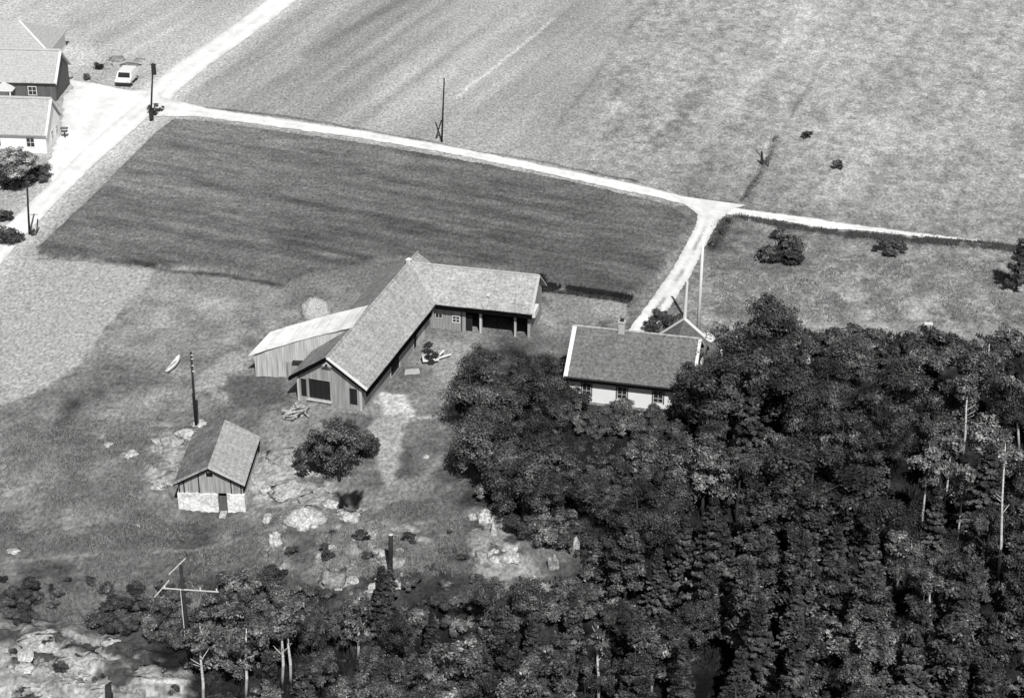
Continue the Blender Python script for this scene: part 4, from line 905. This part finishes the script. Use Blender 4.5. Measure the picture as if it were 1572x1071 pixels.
# single trees, each where the photograph shows it
x, y = by_crown(519, 692, 7.0, .55); tree('leafy_tree', x, y, 7.8, 'dense round leafy tree alone in front of the barn gable', wide=1.0)
x, y = by_crown(487, 702, 4.0, .5); tree('bush', x, y, 4.6, 'leafy bush against the lower left of the tree in front of the barn')
x, y = by_crown(553, 678, 3.4, .5); tree('bush', x, y, 3.4, 'leafy bush against the right side of the tree in front of the barn')
x, y = by_crown(26, 250, 6.6, .55); tree('pale_tree', x, y, 6.6, 'pale sunlit leafy tree in front of the white farmhouse at the left edge', wide=1.45)
x, y = by_crown(58, 262, 3, .5); tree('bush', x, y, 3.0, 'bush beside the gravel road right of the farmhouse tree')
x, y = by_crown(8, 275, 3, .5); tree('dark_shrub', x, y, 3.4, 'dark shrub under the farmhouse tree at the left edge')
x, y = by_crown(8, 362, 2, .5); tree('dark_shrub', x, y, 2.6, 'dark shrub left of the gravel road, at the left edge', wide=1.2)
x, y = by_crown(5, 330, 2, .5); tree('dark_shrub', x, y, 2.2, 'small dark shrub left of the gravel road, above the pole foot')
for px, py, h, wd, lb in ((1200, 382, 3.4, 1.35, 'loose dark shrub with spreading lobes in the pasture below the lane'), (1183, 390, 2.2, 1.2, 'dark low lobe shrub left of the spreading shrub in the pasture'), (1222, 392, 2.3, 1.2, 'dark low shrub right of the spreading shrub in the pasture'), (1197, 358, 2.0, .8, 'small dark shrub just above the spreading shrub, under the lane'),
                          (1358, 379, 2.3, 1.0, 'dark low shrub below the lane, left of a pair'), (1377, 381, 2.0, 1.1, 'dark low shrub below the lane, right of a pair'),
                          (1239, 207, 1.5, .95, 'dark wide shrub alone in the upper right pasture'), (1287, 252, 1.9, .75, 'dark compact shrub alone in the right pasture, lower of two'),
                          (1402, 525, 3.4, 1.0, 'dark shrub left of the white post by the edge of the wood'), (1443, 525, 3.4, 1.0, 'dark shrub right of the white post by the edge of the wood'),
                          (663, 543, 2.0, .9, 'small dark bush by the cart in the court'), (236, 170, 1.8, .6, 'small dark bush at the foot of the transformer pole'), (246, 168, 1.0, .8, 'tiny dark bush just right of the transformer pole'), (49, 356, 1.3, .5, 'tiny dark bush at the foot of the roadside pole'),
                          (1097, 374, 1.2, .9, 'dark weedy bush beside the driveway below the junction'), (1107, 355, .9, .8, 'weedy bush beside the driveway, middle of the row'), (1118, 338, .8, .8, 'weedy bush in the corner of lane and driveway'),
                          (150, 102, 1.6, .9, 'dark shrub left of the rubble behind the van'), (134, 118, 1.2, .9, 'small dark shrub at the yard edge left of the van'),
                          (1015, 488, 2.4, .9, 'dark bush between driveway and the back of the white farmhouse'), (1035, 492, 2.4, .9, 'dark bush at the foot of the roof mast behind the farmhouse'), (1000, 500, 2.0, .9, 'dark bush behind the ridge, nearest the driveway foot')):
    x, y = by_crown(px, py, h, .4); tree('dark_shrub', x, y, h, lb, wide=wd)
for px, py, h, f_, lb in ((1104, 586, 8.5, .62, 'broad leafy tree overlapping the right end of the white farmhouse roof'), (1070, 592, 8.0, .62, 'leafy tree covering the right end of the farmhouse front wall'), (1086, 628, 7.0, .62, 'leafy tree hiding the lower right corner of the white farmhouse'), (1182, 508, 11, .6, 'tall dark broadleaf tree whose top stands highest on the upper edge of the wood')):
    x, y = by_crown(px, py, h, f_); tree('leafy_tree', x, y, h, lb, wide=1.1)
for px, py, h, lb in ((838, 590, 7.5, 'dark leafy tree standing against the left end of the white farmhouse'), (852, 640, 6.0, 'leafy tree just below the left corner of the white farmhouse')):
    x, y = by_crown(px, py, h, .6); tree('leafy_tree', x, y, h, lb)
x, y = by_crown(1566, 400, 7, .6); tree('pine_tree', x, y, 7.5, 'dark pine cut by the right edge beside the lane end', wide=1.1)
b = g(1421, 535); e = empty('marker_post', b); tag(e, 'white post with a white board on top standing at the edge of the wood', 'post')
MB().box(-.14, .14, -.14, .14, 0, 3.2).build('post', M['offwhite'], e); MB().box(-.5, .5, -.2, .2, 3.2, 3.4).build('board', M['white'], e)

# the wood: crown centres scattered in the zones of the photograph, base found on the ground
random.seed(21)
HOUSE_VIEW = [(862,490),(1095,510),(1090,540),(1048,600),(1035,628),(985,640),(955,612),(925,600),(905,620),(885,600),(862,560)]
ZONES = [
 # polygon of crown centres, spacing, kinds (kind, weight, hmin, hmax), label place, group
 ([(742,560),(800,556),(838,572),(850,600),(855,640),(840,690),(730,690),(716,650),(722,600)], 50, [('leafy_tree', 8, 5, 8.5)], 'between the court and the white farmhouse', 'trees between court and farmhouse'),
 ([(715,690),(850,672),(890,700),(960,705),(1030,700),(1050,720),(1040,800),(960,800),(880,770),(810,760),(740,720)], 46, [('leafy_tree', 8, 5.0, 8.5), ('bright_tree', 1, 6, 8)], 'directly below the white farmhouse', 'trees below the farmhouse'),
 ([(1100,585),(1130,550),(1185,508),(1240,545),(1320,530),(1350,560),(1400,575),(1400,690),(1250,760),(1060,730),(1075,670),(1085,620)], 62, [('leafy_tree', 8, 6, 12), ('bright_tree', 2, 7, 10), ('pine_tree', 1.5, 9, 13), ('spruce_tree', 1, 9, 13)], 'in the upper part of the wood right of the farmhouse', 'trees in the upper wood'),
 ([(1410,570),(1480,545),(1520,530),(1600,520),(1610,760),(1420,760)], 54, [('leafy_tree', 5, 6, 11), ('birch_tree', 3, 9, 12), ('spruce_tree', 2, 8, 11)], 'in the right-hand edge of the wood', 'trees at the right edge of the wood'),
 ([(1060,745),(1250,775),(1420,770),(1610,770),(1610,930),(1050,930),(950,860),(960,815)], 63, [('leafy_tree', 5, 5, 10), ('pine_tree', 5, 7, 12), ('spruce_tree', 5, 7, 14)], 'in the middle of the lower wood', 'trees in the middle of the lower wood'),
 ([(1040,945),(1610,945),(1610,1110),(1040,1110)], 66, [('leafy_tree', 4, 5, 9), ('pine_tree', 5, 7, 11), ('spruce_tree', 5, 6, 13), ('bright_tree', 3, 4, 8)], 'in the bottom right corner of the wood', 'trees in the bottom right corner'),
 ([(650,945),(760,915),(900,930),(1030,940),(1030,1110),(640,1110)], 64, [('leafy_tree', 5, 4.5, 8.5), ('pine_tree', 4, 7, 9), ('bright_tree', 2, 6, 8), ('spruce_tree', 4, 5, 10)], 'in the bottom middle of the wood', 'trees in the bottom middle'),
 ([(400,985),(450,945),(540,960),(640,945),(640,1110),(330,1110),(335,1010)], 60, [('leafy_tree', 4, 4.5, 7), ('pine_tree', 4, 5, 8), ('bright_tree', 2, 5, 7), ('birch_tree', 1, 7, 9)], 'at the bottom left of the wood', 'trees at the bottom left of the wood'),
]
KD = {'leafy_tree': 'dark broadleaf tree crowded', 'bright_tree': 'lighter feathery broadleaf tree', 'birch_tree': 'slender birch with pale trunk', 'pine_tree': 'dark pine with layered branches', 'spruce_tree': 'dark pointed spruce'}
# birch trunks that show as white strokes: (base px, base py, top px, top py)
BIRCH = [(1532,905,1542,715,'tall white birch trunk standing clear near the right edge'),(1565,690,1556,600,'leaning birch at the right border of the wood, upper one'),(1478,700,1486,600,'birch with bright trunk in the right upper wood'),(1515,640,1518,550,'birch with bright trunk right of the white marker post'),
         (433,1050,434,960,'left birch of the pair with bright white trunks at bottom left'),(446,1048,442,965,'right birch of the pair with bright white trunks at bottom left'),(312,1085,308,985,'birch with the brightest thick trunk beside the T-shaped power pole'),(377,1070,378,985,'thin birch between the power pole and the white pair'),
         (549,1010,551,935,'birch by the dark layered spruce at the bottom centre'),(918,1085,918,985,'birch with a thin pale trunk at the bottom middle'),(1427,990,1428,900,'birch with pale trunk in the lower right wood'),(1376,905,1380,840,'short birch in the middle of the lower wood'),(1000,1065,998,990,'leaning birch right of the bottom middle'),(348,985,348,935,'thin birch right of the power pole crossarm')]
EXC = []
pts = []
for zi, (poly, sp_, kinds, place, grp) in enumerate(ZONES):
    x0, x1 = min(p[0] for p in poly), max(p[0] for p in poly); y0, y1 = min(p[1] for p in poly), max(p[1] for p in poly)
    tot = sum(k[1] for k in kinds); tries = 0; fails = 0
    while fails < 500:
        px, py = random.uniform(x0, x1), random.uniform(y0, y1); tries += 1
        if not in_poly(px, py, poly) or any((px - a) ** 2 + ((py - b_) * 1.15) ** 2 < (sp_ * (.86)) ** 2 for a, b_ in pts): fails += 1; continue
        r = random.uniform(0, tot); 
        for k in kinds:
            r -= k[1]
            if r <= 0: break
        h = random.uniform(k[2], k[3]); x, y = by_crown(px, py, h, .62)
        if any(in_poly(x, y, f) for f in FOOT): fails += 1; continue
        if 1375 < px < 1468 and py < 615: fails += 1; continue
        if 255 < px < 335: fails += 1; continue
        # leave white birch trunks in view
        if any(min(bx, tx) - 18 < px < max(bx, tx) + 18 and ty - 10 < py < by + 35 and y < g(bx, by).y - .1 for bx, by, tx, ty, _ in BIRCH): fails += 1; continue
        fails = 0; pts.append((px, py))
        tree(k[0], x, y, h, KD[k[0]] + ' ' + place, grp, wide=random.uniform(.8, 1.4))
for bx, by, tx, ty, lb in BIRCH:
    b_, t_ = ztop(bx, by, tx, ty); h = (t_.z - b_.z) * 1.25
    e = empty('birch_tree', b_ - Vector((0, 0, .05)), 0); tag(e, lb, 'birch')
    rng = np.random.default_rng(int(bx)); V, F = clump_crown(rng, 1.25, h * .2, h * .86, 14, 90, .6, .15, inner=.1)
    lean = (t_.x - b_.x) / max(.1, t_.z - b_.z)
    V[:, 0] += V[:, 2] * lean
    link(bpy.data.objects.new('crown', leaf_mesh('birch_crown', V, F, M['leaf_light'], rng)), e)
    m = MB(); r0 = .17; m.tube([(0, 0, -.3), (lean * h * .3 + .08, 0, h * .3), (lean * h * .6 - .05, 0, h * .6), (lean * h, 0, h)], [r0, r0 * .8, r0 * .6, r0 * .2], 8)
    for i in range(5):
        t = rng.uniform(.4, .85); a = rng.uniform(0, 6.28); m.tube([(lean * h * t, 0, h * t), (lean * h * t + math.cos(a) * .9, math.sin(a) * .9, h * t + .8)], [.05, .015], 5)
    m.build('trunk', M['birch'], e, True)
# bushes and undergrowth at the edges of the wood
def scatter(poly, sp_, kind, h0, h1, label, grp, wide=1.0, avoid=True):
    x0, x1 = min(p[0] for p in poly), max(p[0] for p in poly); y0, y1 = min(p[1] for p in poly), max(p[1] for p in poly); fails = 0; P = []
    while fails < 300:
        px, py = random.uniform(x0, x1), random.uniform(y0, y1)
        if not in_poly(px, py, poly) or any((px - a) ** 2 + ((py - b_) * 1.3) ** 2 < sp_ ** 2 for a, b_ in P): fails += 1; continue
        h = random.uniform(h0, h1); x, y = by_crown(px, py, h, .5)
        if 575 < px < 625 and 800 < py < 890: fails += 1; continue
        if 272 < px < 322 and 925 < py: fails += 1; continue
        if any(in_poly(x, y, f) for f in FOOT): fails += 1; continue
        fails = 0; P.append((px, py)); tree(kind, x, y, h, label, grp, wide=wide)
scatter([(150,935),(205,915),(290,930),(300,1000),(240,985),(160,965)], 24, 'bush', 1.6, 2.6, 'low dark bush in the thicket left of the T-shaped power pole', 'bushes left of the power pole')
scatter([(5,900),(45,898),(40,955),(8,950)], 22, 'bush', 1.2, 2.0, 'low dark bush at the lower left border above the bare rock', 'bushes at the lower left border')
scatter([(60,915),(100,905),(75,945),(30,965)], 20, 'bush', .9, 1.5, 'low dark bush in the slanting row above the bare rock', 'bushes in the slanting row')
scatter([(300,930),(400,885),(460,885),(470,950),(400,990),(320,1010)], 32, 'bush', 2.2, 3.6, 'leafy bush in the thicket right of the T-shaped power pole', 'bushes right of the power pole')
scatter([(470,950),(560,930),(640,925),(640,950),(560,970)], 32, 'bush', 2.0, 3.4, 'leafy bush at the bottom centre edge of the wood', 'bushes at the bottom centre')
scatter([(640,925),(720,905),(800,925),(900,880),(930,860),(960,930),(760,935)], 34, 'bush', 1.8, 3.2, 'leafy bush between the rock arc and the lower wood', 'bushes below the rock arc')
scatter([(1480,700),(1572,690),(1572,920),(1500,930),(1490,800)], 40, 'bush', 2.0, 4.5, 'bushy undergrowth between pale trunks at the right edge of the wood', 'bushes at the right edge of the wood')
scatter([(20,985),(250,1015),(280,1075),(20,1075)], 58, 'dark_shrub', .5, 1.2, 'low scrub growing in the cracks of the bare rock, bottom left', 'scrub on the bare rock', wide=1.3)
scatter([(440,830),(700,800),(720,880),(620,915),(470,925),(380,880)], 44, 'dark_shrub', .4, 1.3, 'low scrub bush among broken rocks below the farmyard track', 'scrub below the farmyard track', wide=1.2)
scatter([(0,880),(230,890),(330,900),(320,925),(150,905),(0,905)], 30, 'dark_shrub', .6, 1.4, 'low scrub at the foot of the grass slope, lower left', 'scrub at the foot of the slope', wide=1.2)
scatter([(600,900),(720,880),(760,900),(800,960),(620,950)], 30, 'bush', 1.0, 2.4, 'low bush on the dark slope between the short dark post and the rock arc', 'bushes between post and rock arc')
scatter([(735,735),(800,770),(870,790),(940,830),(900,838),(820,820),(770,790)], 30, 'bush', 1.8, 3.0, 'leafy bush along the lower edge of the garden trees', 'bushes under the garden trees')
for px, py, h, lb in ((880, 632, 2.2, 'garden bush covering the foot of the first farmhouse window'), (950, 620, 2.6, 'tall leafy garden bush between the two left farmhouse windows'), (925, 634, 2.0, 'garden bush just left of the tall one at the farmhouse wall'), (1008, 618, 2.2, 'thin pale garden bush before the right part of the farmhouse wall'), (1052, 606, 3.2, 'leafy bush hiding the right corner of the farmhouse wall'), (876, 600, 3.6, 'leafy bush hiding the left corner of the farmhouse wall')):
    x, y = by_crown(px, py, h, .5)
    q = THn.inverted() @ Vector((x, y, 0))
    if q.y > -6.2: q.y = -6.2; q = THn @ q; x, y = q.x, q.y
    tree('bush', x, y, h, lb)
scatter([(895,640),(1030,640),(1040,665),(900,665)], 24, 'bush', 2.0, 3.0, 'garden bush in front of the white farmhouse wall', 'bushes in front of the farmhouse', )
scatter([(1120,520),(1150,500),(1240,520),(1290,505),(1360,525),(1370,540),(1480,530),(1560,520),(1560,545),(1200,560)], 30, 'bush', 2.4, 4.0, 'leafy bush along the upper fringe of the wood', 'bushes along the upper fringe of the wood')
x, y = by_crown(588, 930, 7, .5); tree('spruce_tree', x, y, 8.0, 'dark layered spruce just below the short dark post', wide=1.15)
x, y = by_crown(600, 893, 3, .5); tree('spruce_tree', x, y, 3.6, 'small young spruce at the foot of the short dark post', wide=1.0)

# rank growth in the ditch under the lane, and rough grass: nobody could count it
def tufts(name, P, hmin, hmax, m, per=3, wid=.1, seed=1):
    rng = np.random.default_rng(seed); P = np.repeat(P, per, axis=0); n = len(P)
    P = P + np.c_[rng.normal(0, .12, (n, 2)), np.zeros(n)]
    a = rng.uniform(0, 6.28, n); u = np.c_[np.cos(a), np.sin(a), np.zeros(n)] * (rng.uniform(.5, 1.2, n) * wid)[:, None]
    tip = np.c_[rng.normal(0, .10, n), rng.normal(0, .10, n), rng.uniform(hmin, hmax, n)]
    V = np.stack([P - u, P + u, P + tip], 1).reshape(-1, 3); F = np.arange(3 * n).reshape(n, 3)
    o = link(bpy.data.objects.new(name, np_mesh(name, V, F, m))); return o
rng = np.random.default_rng(77)
def along(pts, n, sd):
    P = resample([tuple(g(*p)[:2]) for p in pts], 400); i = rng.integers(0, 400, n); Q = P[i] + rng.normal(0, sd, (n, 2))
    keep = fbm(Q[:, 0] * .5, Q[:, 1] * .5, 3) > .36; Q = Q[keep]
    return np.c_[Q, height(Q[:, 0], Q[:, 1]) - .03]
wd = tufts('ditch_weeds', np.concatenate([along([(1130,332),(1200,345),(1300,360)], 1500, .4), along([(1300,360),(1400,368),(1490,374),(1572,384)], 4200, .5), along([(1118,335),(1105,355),(1093,383)], 700, .4), along([(1138,312),(1160,275),(1180,240),(1190,210)], 200, .2), along([(835,443),(880,449),(962,461)], 3500, .2)]), .1, .42, M['weed'], wid=.09)
cw = tufts('crop_edge_weeds', np.concatenate([along([(832,440),(880,446),(962,458)], 11000, .3), along([(832,424),(838,436)], 900, .2)]), .12, .6, M['shrub_dark'], wid=.12, seed=5)
tag(cw, 'black looking tall weeds along the near edge of the dark crop field', 'weeds', kind='stuff')
tag(wd, 'dark rank weeds growing along the ditches and the field edge', 'weeds', kind='stuff')
def region(polys, n):
    out = []
    for poly, k in polys:
        P = np.array(G2W(poly)); lo, hi = P.min(0), P.max(0); Q = rng.uniform(lo, hi, (int(n * k), 2)); ok = (poly_sd(Q[:, 0], Q[:, 1], [tuple(p) for p in P]) > 0) & (fbm(Q[:, 0] * .35, Q[:, 1] * .35, 4) > .47); out.append(Q[ok])
    Q = np.concatenate(out)
    return np.c_[Q, height(Q[:, 0], Q[:, 1]) - .02]
gr = tufts('rough_grass', region([([(0,640),(250,650),(260,790),(420,800),(430,880),(0,900)], 1.6), ([(420,800),(700,760),(730,880),(600,900),(430,890)], 1), ([(0,890),(330,880),(330,960),(0,960)], 1), ([(1090,400),(1572,400),(1572,500),(1100,490)], .7)], 22000), .12, .34, M['grass'], per=2, wid=.07, seed=9)
ug = tufts('undergrowth', region([([(700,560),(880,640),(1040,620),(1120,500),(1572,520),(1620,560),(1620,1150),(300,1150),(330,960),(620,930),(900,880),(820,800),(700,740)], 1)], 60000), .2, .7, M['shrub_dark'], per=3, wid=.16, seed=12)
tag(ug, 'dark undergrowth between the trees of the wood', 'undergrowth', kind='stuff')
tag(gr, 'rough tufted grass covering the slope and pasture', 'grass', kind='stuff')
print('TREES', len(trees), 'script size ok')
